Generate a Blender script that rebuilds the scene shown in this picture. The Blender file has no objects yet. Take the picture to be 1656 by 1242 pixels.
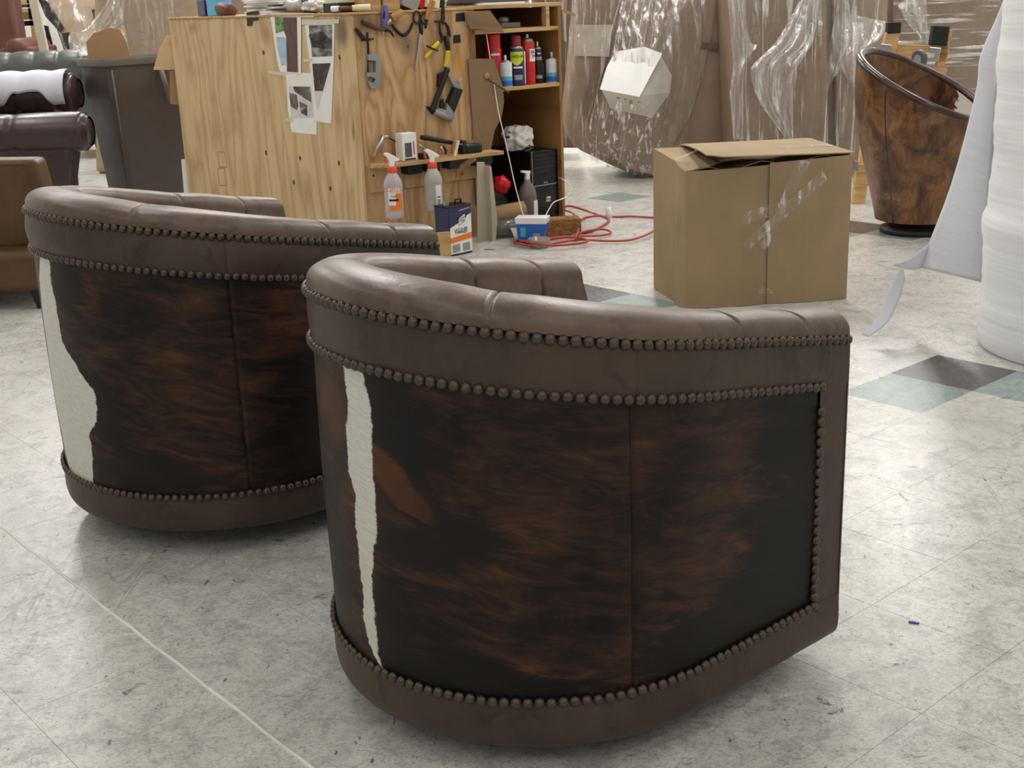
import bpy, bmesh, math, random
from mathutils import Vector, Matrix, noise
random.seed(7)
scene = bpy.context.scene
col = scene.collection
PI = math.pi

# ------------------------------------------------------------------ camera
F, PITCH, ROLL, CAMH = 2007.0, .302, -.0383, 1.302      # focal length in pixels of the 1656 wide frame
FW = Vector((0, math.cos(PITCH), -math.sin(PITCH)))
UP = Vector((0, math.sin(PITCH), math.cos(PITCH)))
RT = Vector((1, 0, 0))
CR, SR = math.cos(ROLL), math.sin(ROLL)
CAM = Vector((0, 0, CAMH))
cd = bpy.data.cameras.new('camera')
cd.sensor_fit = 'HORIZONTAL'; cd.sensor_width = 36.0; cd.lens = 36.0 * F / 1656.0
cd.clip_start = .05; cd.clip_end = 100
cam = bpy.data.objects.new('camera', cd); col.objects.link(cam)
X = RT * CR + UP * SR
Yv = UP * CR - RT * SR
R3 = Matrix((X, Yv, -FW)).transposed()
cam.matrix_world = Matrix.Translation(CAM) @ R3.to_4x4()
scene.camera = cam

def ray(u, v):
    a, b = u - 828.0, v - 621.0
    return FW + RT * ((CR * a + SR * b) / F) - UP * ((-SR * a + CR * b) / F)
def atZ(u, v, z=0.0):
    d = ray(u, v); return CAM + d * ((z - CAMH) / d.z)
def atY(u, v, y):
    d = ray(u, v); return CAM + d * (y / d.y)
def pix(p):
    d = Vector(p) - CAM; z = d.dot(FW)
    if z < .05: return (-9e9, -9e9)
    a, b = d.dot(RT) / z * F, -d.dot(UP) / z * F
    return (828 + CR * a - SR * b, 621 + SR * a + CR * b)

# ------------------------------------------------------------------ world, lights, exposure
vs = scene.view_settings
vs.view_transform = 'Standard'; vs.look = 'None'; vs.gamma = 1.0; vs.use_curve_mapping = False
vs.exposure = -.1
w = bpy.data.worlds.new('world'); scene.world = w; w.use_nodes = True
w.node_tree.nodes['Background'].inputs[0].default_value = (.80, .87, 1.0, 1)
w.node_tree.nodes['Background'].inputs[1].default_value = .12
def area(name, loc, sx, sy, power, rot=(0, 0, 0), colr=(1, .97, .92)):
    l = bpy.data.lights.new(name, 'AREA'); l.shape = 'RECTANGLE'; l.size = sx; l.size_y = sy
    l.energy = power; l.color = colr
    o = bpy.data.objects.new(name, l); col.objects.link(o); o.location = loc; o.rotation_euler = rot
    return o
for iy, y in enumerate((-1.7, 1.2, 4.4, 7.6, 10.8, 13.6)):       # fluorescent strip fixtures under the ceiling; row behind the camera is added front fill
    for ix, x in enumerate((-4.6, -1.6, 1.4, 4.2)):
        area('ceiling_and_fill_light', (x, y, 4.15), .5, 2.0, (30, 14, 28, 56, 84, 104)[iy], colr=(1, .985, .96))

# ------------------------------------------------------------------ helpers
def tag(o, label=None, cat=None, group=None, kind=None):
    if label: o['label'] = label
    if cat: o['category'] = cat
    if group: o['group'] = group
    if kind: o['kind'] = kind
    return o
def thing(name, label, cat, loc=(0, 0, 0), rz=0.0, group=None, rot=None):
    o = bpy.data.objects.new(name, None); col.objects.link(o)
    o.empty_display_size = .1
    o.location = loc; o.rotation_euler = rot if rot else (0, 0, rz)
    return tag(o, label, cat, group)
def linkmesh(name, me, parent=None, loc=None):
    o = bpy.data.objects.new(name, me); col.objects.link(o)
    if parent: o.parent = parent
    if loc is not None: o.location = loc
    return o
class MB:
    def __init__(s, o=(0, 0, 0)):
        s.v = []; s.f = []; s.uv = {}; s.o = Vector(o); s.mi = []
    def add(s, vs_, fs, uvs=None):
        b = len(s.v)
        s.v += [Vector(p) - s.o for p in vs_]
        if uvs:
            for i, q in enumerate(uvs): s.uv[b + i] = q
        s.f += [tuple(b + i for i in f) for f in fs]
        return s
    def box(s, x0, x1, y0, y1, z0, z1):
        P = [(x, y, z) for z in (z0, z1) for y in (y0, y1) for x in (x0, x1)]
        return s.add(P, [(0, 2, 3, 1), (4, 5, 7, 6), (0, 1, 5, 4), (2, 6, 7, 3), (0, 4, 6, 2), (1, 3, 7, 5)])
    def obox(s, c, size, R=None):
        h = Vector(size) / 2; c = Vector(c); P = []
        for z in (-1, 1):
            for y in (-1, 1):
                for x in (-1, 1):
                    p = Vector((x * h.x, y * h.y, z * h.z)); P.append(c + (R @ p if R else p))
        return s.add(P, [(0, 2, 3, 1), (4, 5, 7, 6), (0, 1, 5, 4), (2, 6, 7, 3), (0, 4, 6, 2), (1, 3, 7, 5)])
    def bar(s, a, b, wx, wy, upv=(0, 0, 1)):
        a = Vector(a); b = Vector(b); d = (b - a); L = d.length; z = d.normalized(); upv = Vector(upv)
        if abs(z.dot(upv)) > .98: upv = Vector((0, 1, 0))
        x = upv.cross(z).normalized(); y = z.cross(x)
        return s.obox((a + b) / 2, (wx, wy, L), Matrix((x, y, z)).transposed())
    def prism(s, pts, y0, y1, ax='y'):
        n = len(pts)
        mk = {'y': lambda p, q: (p[0], q, p[1]), 'x': lambda p, q: (q, p[0], p[1]), 'z': lambda p, q: (p[0], p[1], q)}[ax]
        ar = sum(pts[i][0] * pts[(i + 1) % n][1] - pts[(i + 1) % n][0] * pts[i][1] for i in range(n))
        if (ar < 0) != (ax == 'y'): pts = pts[::-1]
        # for ax y a clockwise outline seen from -y is reversed so that normals point out
        P = [mk(p, y0) for p in pts] + [mk(p, y1) for p in pts]
        fs = [tuple(range(n))[::-1], tuple(range(n, 2 * n))] + [(i, (i + 1) % n, n + (i + 1) % n, n + i) for i in range(n)]
        return s.add(P, fs)
    def tube(s, path, r, n=8, closed=False, cap=True):
        path = [Vector(p) for p in path]; m = len(path)
        rr = r if isinstance(r, (list, tuple)) else [r] * m
        vsx = []; up = None
        for i, p in enumerate(path):
            a = path[i - 1] if (i > 0 or closed) else p
            b = path[(i + 1) % m] if (i < m - 1 or closed) else p
            t = (b - a).normalized() if (b - a).length > 1e-9 else Vector((0, 0, 1))
            if up is None:
                up = Vector((0, 0, 1)) if abs(t.z) < .9 else Vector((1, 0, 0))
            x = up.cross(t)
            if x.length < 1e-6: x = Vector((1, 0, 0)).cross(t)
            x.normalize(); y = t.cross(x); up = y
            for k in range(n):
                q = 2 * PI * k / n
                vsx.append(p + (x * math.cos(q) + y * math.sin(q)) * rr[i])
        fs = []
        for i in range(m if closed else m - 1):
            j = (i + 1) % m
            for k in range(n):
                l = (k + 1) % n
                fs.append((i * n + k, i * n + l, j * n + l, j * n + k))
        if cap and not closed:
            fs.append(tuple(range(n))[::-1]); fs.append(tuple((m - 1) * n + k for k in range(n)))
        return s.add(vsx, fs)
    def lathe(s, prof, c=(0, 0, 0), n=20, axis=None, sx=1.0, sy=1.0):
        c = Vector(c)
        if axis is None: R = Matrix.Identity(3)
        else: R = Vector(axis).to_track_quat('Z', 'Y').to_matrix()
        P = []
        for (r, z) in prof:
            for k in range(n):
                q = 2 * PI * k / n
                P.append(c + R @ Vector((max(r, 1e-4) * math.cos(q) * sx, max(r, 1e-4) * math.sin(q) * sy, z)))
        fs = []
        for i in range(len(prof) - 1):
            for k in range(n):
                l = (k + 1) % n
                fs.append((i * n + k, i * n + l, (i + 1) * n + l, (i + 1) * n + k))
        fs.append(tuple(range(n))[::-1]); m = len(prof) - 1
        fs.append(tuple(m * n + k for k in range(n)))
        return s.add(P, fs)
    def surf(s, fn, nu, nv, cu=False, flip=False):
        P = []; U = []
        for j in range(nv):
            for i in range(nu):
                a = i / (nu if cu else nu - 1); b = j / (nv - 1)
                q = fn(a, b)
                if len(q) == 2: P.append(q[0]); U.append(q[1])
                else: P.append(q); U.append((a, b))
        fs = []
        for j in range(nv - 1):
            for i in range(nu if cu else nu - 1):
                k = (i + 1) % nu
                f = (j * nu + i, j * nu + k, (j + 1) * nu + k, (j + 1) * nu + i)
                fs.append(f[::-1] if flip else f)
        return s.add(P, fs, U)
    def ico(s, c, r, sub=2, amp=0.0, scl=(1, 1, 1), seed=0, fr=3.0):
        bm = bmesh.new(); bmesh.ops.create_icosphere(bm, subdivisions=sub, radius=1.0)
        P = []
        for v in bm.verts:
            q = v.co.normalized(); k = 1 + amp * noise.noise(q * fr + Vector((seed * 7.1, seed * 3.3, 0)))
            P.append(Vector(c) + Vector((q.x * scl[0], q.y * scl[1], q.z * scl[2])) * r * k)
        bm.verts.index_update()
        fs = [tuple(v.index for v in f.verts) for f in bm.faces]; bm.free()
        return s.add(P, fs)
    def build(s, name, m, parent=None, smooth=False, bevel=0.0, seg=2, sub=0, solid=0.0, auto=None):
        me = bpy.data.meshes.new(name)
        me.from_pydata([tuple(p) for p in s.v], [], s.f)
        if s.uv:
            lay = me.uv_layers.new(name='UVMap')
            for lp in me.loops: lay.data[lp.index].uv = s.uv.get(lp.vertex_index, (0, 0))
        me.materials.append(m)
        me.validate(); me.update()
        o = linkmesh(name, me, parent)
        if smooth or auto:
            for p in me.polygons: p.use_smooth = True
            if auto:
                try: me.set_sharp_from_angle(angle=math.radians(auto))
                except Exception: pass
        if solid:
            md = o.modifiers.new('thickness', 'SOLIDIFY'); md.thickness = solid; md.offset = -1
        if bevel:
            md = o.modifiers.new('bevel', 'BEVEL'); md.width = bevel; md.segments = seg; md.limit_method = 'ANGLE'; md.angle_limit = .6
            if seg > 1:
                for p in me.polygons: p.use_smooth = True
                try: me.set_sharp_from_angle(angle=math.radians(40))
                except Exception: pass
                md.harden_normals = False
        if sub:
            md = o.modifiers.new('subdivision', 'SUBSURF'); md.levels = sub; md.render_levels = sub
        return o
def text(name, body, size, m, parent, mat4, align='CENTER'):
    c = bpy.data.curves.new(name, 'FONT'); c.body = body; c.size = size; c.align_x = align; c.align_y = 'CENTER'; c.extrude = .0004
    c.resolution_u = 2
    o = bpy.data.objects.new(name + '_tmp', c); col.objects.link(o)
    dg = bpy.context.evaluated_depsgraph_get()
    me = bpy.data.meshes.new_from_object(o.evaluated_get(dg)); me.name = name
    bpy.data.objects.remove(o); bpy.data.curves.remove(c)
    me.materials.clear(); me.materials.append(m); me.transform(mat4)
    return linkmesh(name, me, parent)
def copy_tree(o, parent=None):
    c = o.copy(); col.objects.link(c); c.parent = parent
    for ch in list(o.children): copy_tree(ch, c)
    return c
def fbm(p, oct=3):
    s = 0; a = 1
    for i in range(oct): s += a * noise.noise(Vector(p) * (2 ** i)); a *= .5
    return s
def smooth(a, b, x):
    t = max(0, min(1, (x - a) / (b - a))); return t * t * (3 - 2 * t)
def interp(pts, x):
    if x <= pts[0][0]: return pts[0][1]
    for (a, p), (b, q) in zip(pts, pts[1:]):
        if x <= b: return p + (q - p) * (x - a) / (b - a)
    return pts[-1][1]
def catmull(P, n=8, closed=False):
    P = [Vector(p) for p in P]; m = len(P); out = []
    rng = range(m if closed else m - 1)
    for i in rng:
        p0 = P[(i - 1) % m] if (i > 0 or closed) else P[i]
        p1 = P[i]; p2 = P[(i + 1) % m]; p3 = P[(i + 2) % m] if (i + 2 < m or closed) else p2
        for k in range(n):
            t = k / n
            out.append(.5 * ((2 * p1) + (p2 - p0) * t + (2 * p0 - 5 * p1 + 4 * p2 - p3) * t * t + (3 * p1 - p0 - 3 * p2 + p3) * t ** 3))
    if not closed: out.append(P[-1])
    return out

# ------------------------------------------------------------------ materials
def lin(c):
    return tuple((x / 255 / 12.92 if x / 255 <= .04045 else ((x / 255 + .055) / 1.055) ** 2.4) for x in c) + (1.0,)
class NT:
    def __init__(s, name):
        s.m = bpy.data.materials.new(name); s.m.use_nodes = True; s.t = s.m.node_tree
        s.t.nodes.clear(); s.out = s.n('ShaderNodeOutputMaterial')
    def n(s, typ, **kw):
        nd = s.t.nodes.new(typ)
        for k, v in kw.items(): setattr(nd, k, v)
        return nd
    def l(s, a, b): s.t.links.new(a, b)
    def set(s, sock, v):
        if hasattr(v, 'is_output'): s.l(v, sock)
        else: sock.default_value = v
    def pos(s, kind='Object'):
        if kind == 'World': return s.n('ShaderNodeNewGeometry').outputs['Position']
        return s.n('ShaderNodeTexCoord').outputs[kind]
    def mapv(s, v, scale=(1, 1, 1), loc=(0, 0, 0), rot=(0, 0, 0)):
        m = s.n('ShaderNodeMapping'); s.l(v, m.inputs[0]); m.inputs['Scale'].default_value = scale
        m.inputs['Location'].default_value = loc; m.inputs['Rotation'].default_value = rot
        return m.outputs[0]
    def noise(s, v, scale, detail=3, rough=.55, dist=0.0, out=0):
        n = s.n('ShaderNodeTexNoise'); s.l(v, n.inputs['Vector']); n.inputs['Scale'].default_value = scale
        n.inputs['Detail'].default_value = detail; n.inputs['Roughness'].default_value = rough; n.inputs['Distortion'].default_value = dist
        return n.outputs[out]
    def math(s, op, a, b=0.0, c=None, clamp=False):
        n = s.n('ShaderNodeMath', operation=op); n.use_clamp = clamp
        s.set(n.inputs[0], a); s.set(n.inputs[1], b)
        if c is not None: s.set(n.inputs[2], c)
        return n.outputs[0]
    def ramp(s, f, stops, interp_='LINEAR'):
        n = s.n('ShaderNodeValToRGB'); s.l(f, n.inputs[0]); cr = n.color_ramp; cr.interpolation = interp_
        while len(cr.elements) < len(stops): cr.elements.new(.5)
        for e, (p, c) in zip(cr.elements, stops):
            e.position = p; e.color = c if len(c) == 4 else tuple(c) + (1,)
        return n.outputs[0]
    def mix(s, f, a, b, mode='MIX'):
        n = s.n('ShaderNodeMix', data_type='RGBA'); n.blend_type = mode; n.clamp_factor = True
        s.set(n.inputs[0], f); s.set(n.inputs[6], a); s.set(n.inputs[7], b)
        return n.outputs[2]
    def sstep(s, x, a, b):
        n = s.n('ShaderNodeMapRange', interpolation_type='SMOOTHSTEP'); s.set(n.inputs[0], x)
        n.inputs[1].default_value = a; n.inputs[2].default_value = b
        return n.outputs[0]
    def bump(s, h, strength=.3, dist=.01, prev=None):
        n = s.n('ShaderNodeBump'); s.l(h, n.inputs['Height']); n.inputs['Strength'].default_value = strength
        n.inputs['Distance'].default_value = dist
        if prev is not None: s.l(prev, n.inputs['Normal'])
        return n.outputs[0]
    def curve(s, x, pts):
        n = s.n('ShaderNodeFloatCurve'); s.set(n.inputs['Value'], x); c = n.mapping.curves[0]
        pts = sorted(pts)
        c.points[0].location = pts[0]; c.points[1].location = pts[-1]
        for p in pts[1:-1]: c.points.new(*p)
        for p in c.points: p.handle_type = 'VECTOR'
        n.mapping.update()
        return n.outputs[0]
    def bsdf(s, color, rough=.5, metal=0.0, spec=.5, normal=None, coat=0.0, sheen=0.0, alpha=None, trans=0.0, ior=1.45, sss=0.0, coatr=.1):
        b = s.n('ShaderNodeBsdfPrincipled')
        s.set(b.inputs['Base Color'], color); s.set(b.inputs['Roughness'], rough); s.set(b.inputs['Metallic'], metal)
        s.set(b.inputs['Specular IOR Level'], spec); b.inputs['Coat Weight'].default_value = coat; b.inputs['Coat Roughness'].default_value = coatr
        b.inputs['Sheen Weight'].default_value = sheen; b.inputs['Transmission Weight'].default_value = trans; b.inputs['IOR'].default_value = ior
        if sss:
            b.inputs['Subsurface Weight'].default_value = sss; b.inputs['Subsurface Radius'].default_value = (.02, .02, .02)
        if alpha is not None: s.set(b.inputs['Alpha'], alpha)
        if normal is not None: s.l(normal, b.inputs['Normal'])
        s.b = b
        s.l(b.outputs[0], s.out.inputs[0]); return s.m
def mat(name, c, rough=.5, metal=0.0, spec=.5, var=.12, vs_=8.0, bump=.0, bs=60.0, coat=0.0, sheen=0.0, trans=0.0, sss=0.0, bd=.004):
    t = NT(name); p = t.pos('Object')
    nz = t.noise(p, vs_, 4)
    c1 = lin(c)
    lo = tuple(x * (1 - var) for x in c1[:3]) + (1,); hi = tuple(min(1, x * (1 + var)) for x in c1[:3]) + (1,)
    colr = t.ramp(nz, [(.3, lo), (.7, hi)])
    nm = t.bump(t.noise(p, bs, 3), bump, bd) if bump else None
    r = t.ramp(nz, [(.3, (max(.03, rough - .07),) * 3), (.7, (min(1, rough + .07),) * 3)])
    return t.bsdf(colr, r, metal, spec, nm, coat, sheen, None, trans, 1.45, sss)
def leather(name, c, rough=.42, crease=.25, var=.25, coat=0.0, spec=.5):
    t = NT(name); p = t.pos('Object')
    big = t.noise(p, 5.0, 4, .6); wr = t.noise(t.mapv(p, (1, 1, .45)), 26, 4, .65, .6); mid = t.noise(p, 11, 5, .7, .8)
    c1 = lin(c); lo = tuple(x * (1 - var) for x in c1[:3]) + (1,); hi = tuple(min(1, x * (1 + var * 1.3)) for x in c1[:3]) + (1,)
    colr = t.mix(t.math('MULTIPLY', t.sstep(wr, .45, .7), .35), t.ramp(big, [(.3, lo), (.7, hi)]), tuple(min(1, x * 1.5) for x in c1[:3]) + (1,))
    colr = t.mix(t.math('MULTIPLY', t.sstep(mid, .52, .68), var * 1.6), colr, tuple(x * .45 for x in c1[:3]) + (1,))
    v = t.n('ShaderNodeTexVoronoi', feature='DISTANCE_TO_EDGE'); t.l(p, v.inputs['Vector']); v.inputs['Scale'].default_value = 420
    nm = t.bump(v.outputs['Distance'], .06, .001); nm = t.bump(wr, crease, .004, nm)
    return t.bsdf(colr, t.ramp(big, [(.3, (rough - .06,) * 3), (.7, (rough + .1,) * 3)]), 0, spec, nm, coat)

# ------------------------------------------------------------------ floor, walls, ceiling
def floor_mat(name, c, dark):
    t = NT(name); p = t.pos('World')
    info = t.n('ShaderNodeObjectInfo').outputs['Random']
    marb = t.noise(p, 9, 5, .65, 1.2); fine = t.noise(t.mapv(p, (1, 1, 1), rot=(0, 0, .5)), 55, 4, .7, .8)
    dirt = t.noise(p, .9, 4, .6, .3)
    c1 = lin(c)
    k = lambda f: tuple(min(1, x * f) for x in c1[:3]) + (1,)
    base = t.ramp(marb, [(.34, k(.74)), (.5, k(1.0)), (.66, k(1.14))])
    base = t.mix(t.math('MULTIPLY', t.sstep(fine, .50, .63), .46), base, k(.42))
    fleck = t.noise(t.mapv(p, (1.0, 2.4, 1), rot=(0, 0, -.4)), 85, 3, .65, 1.5)
    base = t.mix(t.math('MULTIPLY', t.sstep(fleck, .53, .63), .50), base, k(.36))
    base = t.mix(t.math('MULTIPLY', t.sstep(fleck, .47, .36), .40), base, k(1.22))
    base = t.mix(t.math('MULTIPLY', t.sstep(dirt, .50, .75), .45), base, tuple(x * y for x, y in zip(k(.62)[:3], (1, .95, .88))) + (1,))
    # dark scuffs with a shape of their own
    sc = t.noise(t.mapv(p, (3.0, 7.0, 1), rot=(0, 0, .7)), 3.0, 5, .75, .8)
    base = t.mix(t.math('MULTIPLY', t.sstep(sc, .62, .71), .85), base, lin((70, 60, 50)))
    sc2 = t.noise(t.mapv(p, (9.0, 3.0, 1), rot=(0, 0, .3)), 6.0, 4, .7, .3)
    base = t.mix(t.math('MULTIPLY', t.sstep(sc2, .64, .70), .8), base, lin((58, 50, 42)))
    # thin scratches: contour lines of a stretched noise
    def lines(rot, sc_, width):
        n = t.noise(t.mapv(p, (1.0, .22, 1), rot=(0, 0, rot)), sc_, 2, .4, .2)
        d = t.math('ABSOLUTE', t.math('SUBTRACT', n, .5))
        return t.math('SUBTRACT', 1.0, t.sstep(d, width * .3, width))
    scr = t.math('MULTIPLY', t.math('MAXIMUM', lines(.5, 5.0, .0035), lines(-.9, 4.0, .003)), t.sstep(dirt, .4, .62))
    base = t.mix(t.math('MULTIPLY', scr, .30), base, lin((95, 88, 80)))
    base = t.mix(t.math('MULTIPLY', t.math('SUBTRACT', info, .5), .16), base, k(.6))
    rough = t.ramp(dirt, [(.3, (.10,) * 3), (.7, (.25,) * 3)])
    rough = t.math('ADD', rough, t.math('MULTIPLY', t.sstep(fine, .5, .75), .2))
    nm = t.bump(fleck, .22, .002, t.bump(fine, .16, .002)); nm = t.bump(marb, .10, .004, nm)
    return t.bsdf(base, rough, 0, .5, nm)
M_TILE = floor_mat('vinyl_tile_offwhite', (206, 204, 198), 0)
M_TEAL = floor_mat('vinyl_tile_teal', (146, 164, 160), 0)
M_CHAR = floor_mat('vinyl_tile_charcoal', (84, 82, 86), 0)
M_GROUT = mat('grout', (104, 98, 90), .9, spec=.1)
M_WALL = mat('painted_wall', (214, 212, 204), .8, var=.05)
M_CEIL = mat('ceiling_paint', (200, 200, 196), .9, var=.04)

XL, XR, YB, YF, HC = -7.5, 6.0, -3.0, 15.5, 4.4
tag(MB().box(XL, XR, YB, YF, -.12, -.0032).build('floor', M_GROUT), 'worn off-white vinyl tile workshop floor with teal and charcoal tiles', 'floor', kind='structure')
FLOOR = bpy.data.objects['floor']
tag(MB().box(XL, XR, YF, YF + .15, -.12, HC).build('wall_back', M_WALL), 'pale painted wall at the far end of the workshop', 'wall', kind='structure')
tag(MB().box(XL - .15, XL, YB, YF, -.12, HC).build('wall_left', M_WALL), 'pale painted side wall on the left', 'wall', kind='structure')
tag(MB().box(XR, XR + .15, YB, YF, -.12, HC).build('wall_right', M_WALL), 'pale painted side wall on the right', 'wall', kind='structure')
tag(MB().box(XL, XR, YB - .15, YB, -.12, HC).build('wall_front', M_WALL), 'pale painted wall behind the viewer', 'wall', kind='structure')
tag(MB().box(XL, XR, YB, YF, HC, HC + .1).build('ceiling', M_CEIL), 'pale ceiling above the strip lights', 'ceiling', kind='structure')

TS = .3048
TANG = -.8575; TOX, TOY = .7395, 2.0176
TA = Vector((math.cos(TANG), math.sin(TANG))); TB = Vector((-math.sin(TANG), math.cos(TANG)))
def tile_c(i, j):
    return Vector((TOX, TOY)) + TA * TS * (i + .5) + TB * TS * (j + .5)
SPECIAL = {(-4, 6): 1, (-4, 5): 2, (-3, 6): 2, (-10, 6): 1, (-9, 6): 2, (-10, 5): 2, (-16, 13): 2, (-9, 13): 2, (-10, 13): 1, (-10, 12): 2}
tiles = []
for i in range(-60, 30):
    for j in range(-30, 50):
        c = tile_c(i, j)
        if not (XL + .25 < c.x < XR - .25 and YB + .25 < c.y < YF - .25): continue
        u, v = pix((c.x, c.y, 0))
        vis = -60 < u < 1716 and 150 < v < 1320
        tiles.append((c, (i, j), vis, (c - Vector((0, 0))).length))
tiles.sort(key=lambda q: (not q[2], q[3]))
g = .0004
def tile_mesh(m, name):
    b = MB().box(-TS / 2 + g, TS / 2 - g, -TS / 2 + g, TS / 2 - g, -.0032, 0)
    me = bpy.data.meshes.new(name); me.from_pydata([tuple(p) for p in b.v], [], b.f); me.materials.append(m); return me
TM = [tile_mesh(m, 'floor_tile') for m in (M_TILE, M_CHAR, M_TEAL)]
rest = MB(); nt = 0
for c, ij, vis, d in tiles:
    k = SPECIAL.get(ij, 0)
    if k or (vis and nt < 285):
        o = linkmesh('floor_tile', TM[k], FLOOR, (c.x, c.y, 0)); o.rotation_euler = (0, 0, TANG)
        nt += 1
        if k == 1: o['label'] = 'charcoal floor tile'
        if k == 2: o['label'] = 'teal floor tile'
    else:
        a = TA * (TS / 2 - g); b_ = TB * (TS / 2 - g)
        q = [c - a - b_, c + a - b_, c + a + b_, c - a + b_]
        rest.add([(p.x, p.y, -.0001) for p in q], [(0, 1, 2, 3)])
tag(rest.build('floor_tiles', M_TILE, FLOOR), kind='stuff')
# filled joint that runs across the floor at the lower left
M_SEAM = mat('joint_filler', (228, 226, 220), .45)
seam = MB()
p0 = Vector((TOX, TOY)) + TB * TS * -3.0
a = p0 + TA * TS * -9.5; b = p0 + TA * TS * 3.0
pp = []
for k in range(60):
    q = a.lerp(b, k / 59) + TB * (.0015 * math.sin(k * 1.7))
    pp.append((q.x, q.y, -.001))
seam.tube(pp, .0046, 6).build('joint_filler', M_SEAM, FLOOR, smooth=True)

# ------------------------------------------------------------------ tub chairs
M_LEATHER = leather('distressed_brown_leather', (102, 84, 74), .37, .30, .32)
M_LEATHERD = leather('distressed_brown_leather_band', (66, 53, 45), .43, .35, .40)
M_NAIL = mat('antiqued_nailhead', (84, 73, 65), .29, .38, .5, .15, 40)
M_BASE = mat('black_swivel_base', (22, 21, 20), .5)
def hide_mat(name, wl, wr, blobs, rust=(100, 60, 34), seed=0.0, amount=.5, s0=.9, sw=.5):
    t = NT(name); uv = t.pos('UV')
    sep = t.n('ShaderNodeSeparateXYZ'); t.l(uv, sep.inputs[0]); S, Zc = sep.outputs[0], sep.outputs[1]
    tilt = t.mapv(uv, (1, 1, 1), (seed, seed * .7, 0), (0, 0, -.22))
    st = t.noise(t.mapv(tilt, (4.0, 15.0, 1)), 1.7, 6, .66, 1.1)
    big = t.noise(t.mapv(tilt, (2.6, 4.2, 1)), 1.6, 4, .6, .6)
    fur = t.noise(t.mapv(tilt, (30.0, 260.0, 1)), 1.0, 3, .7, .2)
    f = t.math('ADD', t.math('MULTIPLY', st, .62), t.math('MULTIPLY', big, .5))
    f = t.math('ADD', f, t.math('MULTIPLY', t.math('SUBTRACT', fur, .5), .16))
    base = t.ramp(f, [(.42, lin((13, 10, 10))), (.52, lin((33, 22, 18))), (.62, lin((58, 38, 28))), (.78, lin(rust))])
    for (bs_, bz, rs, rz, c, k, *sl) in blobs:
        jit = t.math('ADD', t.math('MULTIPLY', t.math('SUBTRACT', st, .5), 1.5), t.math('ADD', t.math('MULTIPLY', t.math('SUBTRACT', big, .5), 1.2), t.math('MULTIPLY', t.math('SUBTRACT', fur, .5), .7)))
        dx = t.math('DIVIDE', t.math('SUBTRACT', S, bs_), rs); dz = t.math('DIVIDE', t.math('SUBTRACT', t.math('SUBTRACT', Zc, bz), t.math('MULTIPLY', t.math('SUBTRACT', S, bs_), sl[0] if sl else 0.0)), rz)
        d = t.math('SQRT', t.math('ADD', t.math('MULTIPLY', dx, dx), t.math('MULTIPLY', dz, dz)))
        m = t.math('SUBTRACT', 1.0, t.sstep(t.math('ADD', d, jit), .75, 1.25))
        base = t.mix(t.math('MULTIPLY', m, k), base, t.mix(t.math('MULTIPLY', fur, .4), lin(c), (.005, .004, .004, 1)))
    if wl:
        ej = t.noise(t.mapv(uv, (40, 70, 1)), 1.0, 3, .7); ej2 = t.noise(t.mapv(uv, (10, 13, 1)), 1.0, 2, .5)
        jj = t.math('ADD', t.math('MULTIPLY', t.math('SUBTRACT', ej, .5), .018), t.math('MULTIPLY', t.math('SUBTRACT', ej2, .5), .026))
        Lc = t.math('ADD', t.math('MULTIPLY', t.curve(Zc, [(z, (s_ - s0) / sw) for s_, z in wl]), sw), s0)
        Rc = t.math('ADD', t.math('MULTIPLY', t.curve(Zc, [(z, (s_ - s0) / sw) for s_, z in wr]), sw), s0)
        sj = t.math('ADD', S, jj)
        m = t.math('MULTIPLY', t.sstep(t.math('SUBTRACT', sj, Rc), -.0025, .0025), t.sstep(t.math('SUBTRACT', Lc, sj), -.0025, .0025))
        m = t.math('MULTIPLY', m, t.math('LESS_THAN', Zc, wl[0][1] + .02))
        base = t.mix(m, base, t.ramp(fur, [(.3, lin((205, 205, 196))), (.7, lin((232, 232, 226)))]))
    nm = t.bump(fur, .25, .003); nm = t.bump(st, .10, .006, nm)
    return t.bsdf(base, .48, 0, .32, nm, sheen=.0)

class TubPath:
    def __init__(s, B, L, A, tp):
        P = []
        n1 = 60
        for k in range(n1):
            q = k / n1; P.append((-L * q, -(B - tp * (1 - q) ** 2)))
        for k in range(161):
            q = PI * k / 160; P.append((-L - A * math.sin(q), -B * math.cos(q)))
        for k in range(1, n1 + 1):
            q = 1 - k / n1; P.append((-L * q, (B - tp * (1 - q) ** 2)))
        s.P = [Vector(p) for p in P]; s.d = [0.0]
        for a, b in zip(s.P, s.P[1:]): s.d.append(s.d[-1] + (b - a).length)
        s.S = s.d[-1]
    def at(s, q):
        q = max(0.0, min(s.S - 1e-6, q)); lo, hi = 0, len(s.d) - 1
        while hi - lo > 1:
            m = (lo + hi) // 2
            if s.d[m] <= q: lo = m
            else: hi = m
        t = (q - s.d[lo]) / (s.d[hi] - s.d[lo]); return s.P[lo].lerp(s.P[hi], t)
    def nrm(s, q):
        a = s.at(q - .004); b = s.at(q + .004); t = (b - a).normalized()
        return Vector((-t.y, t.x)) * (1.0)
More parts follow.
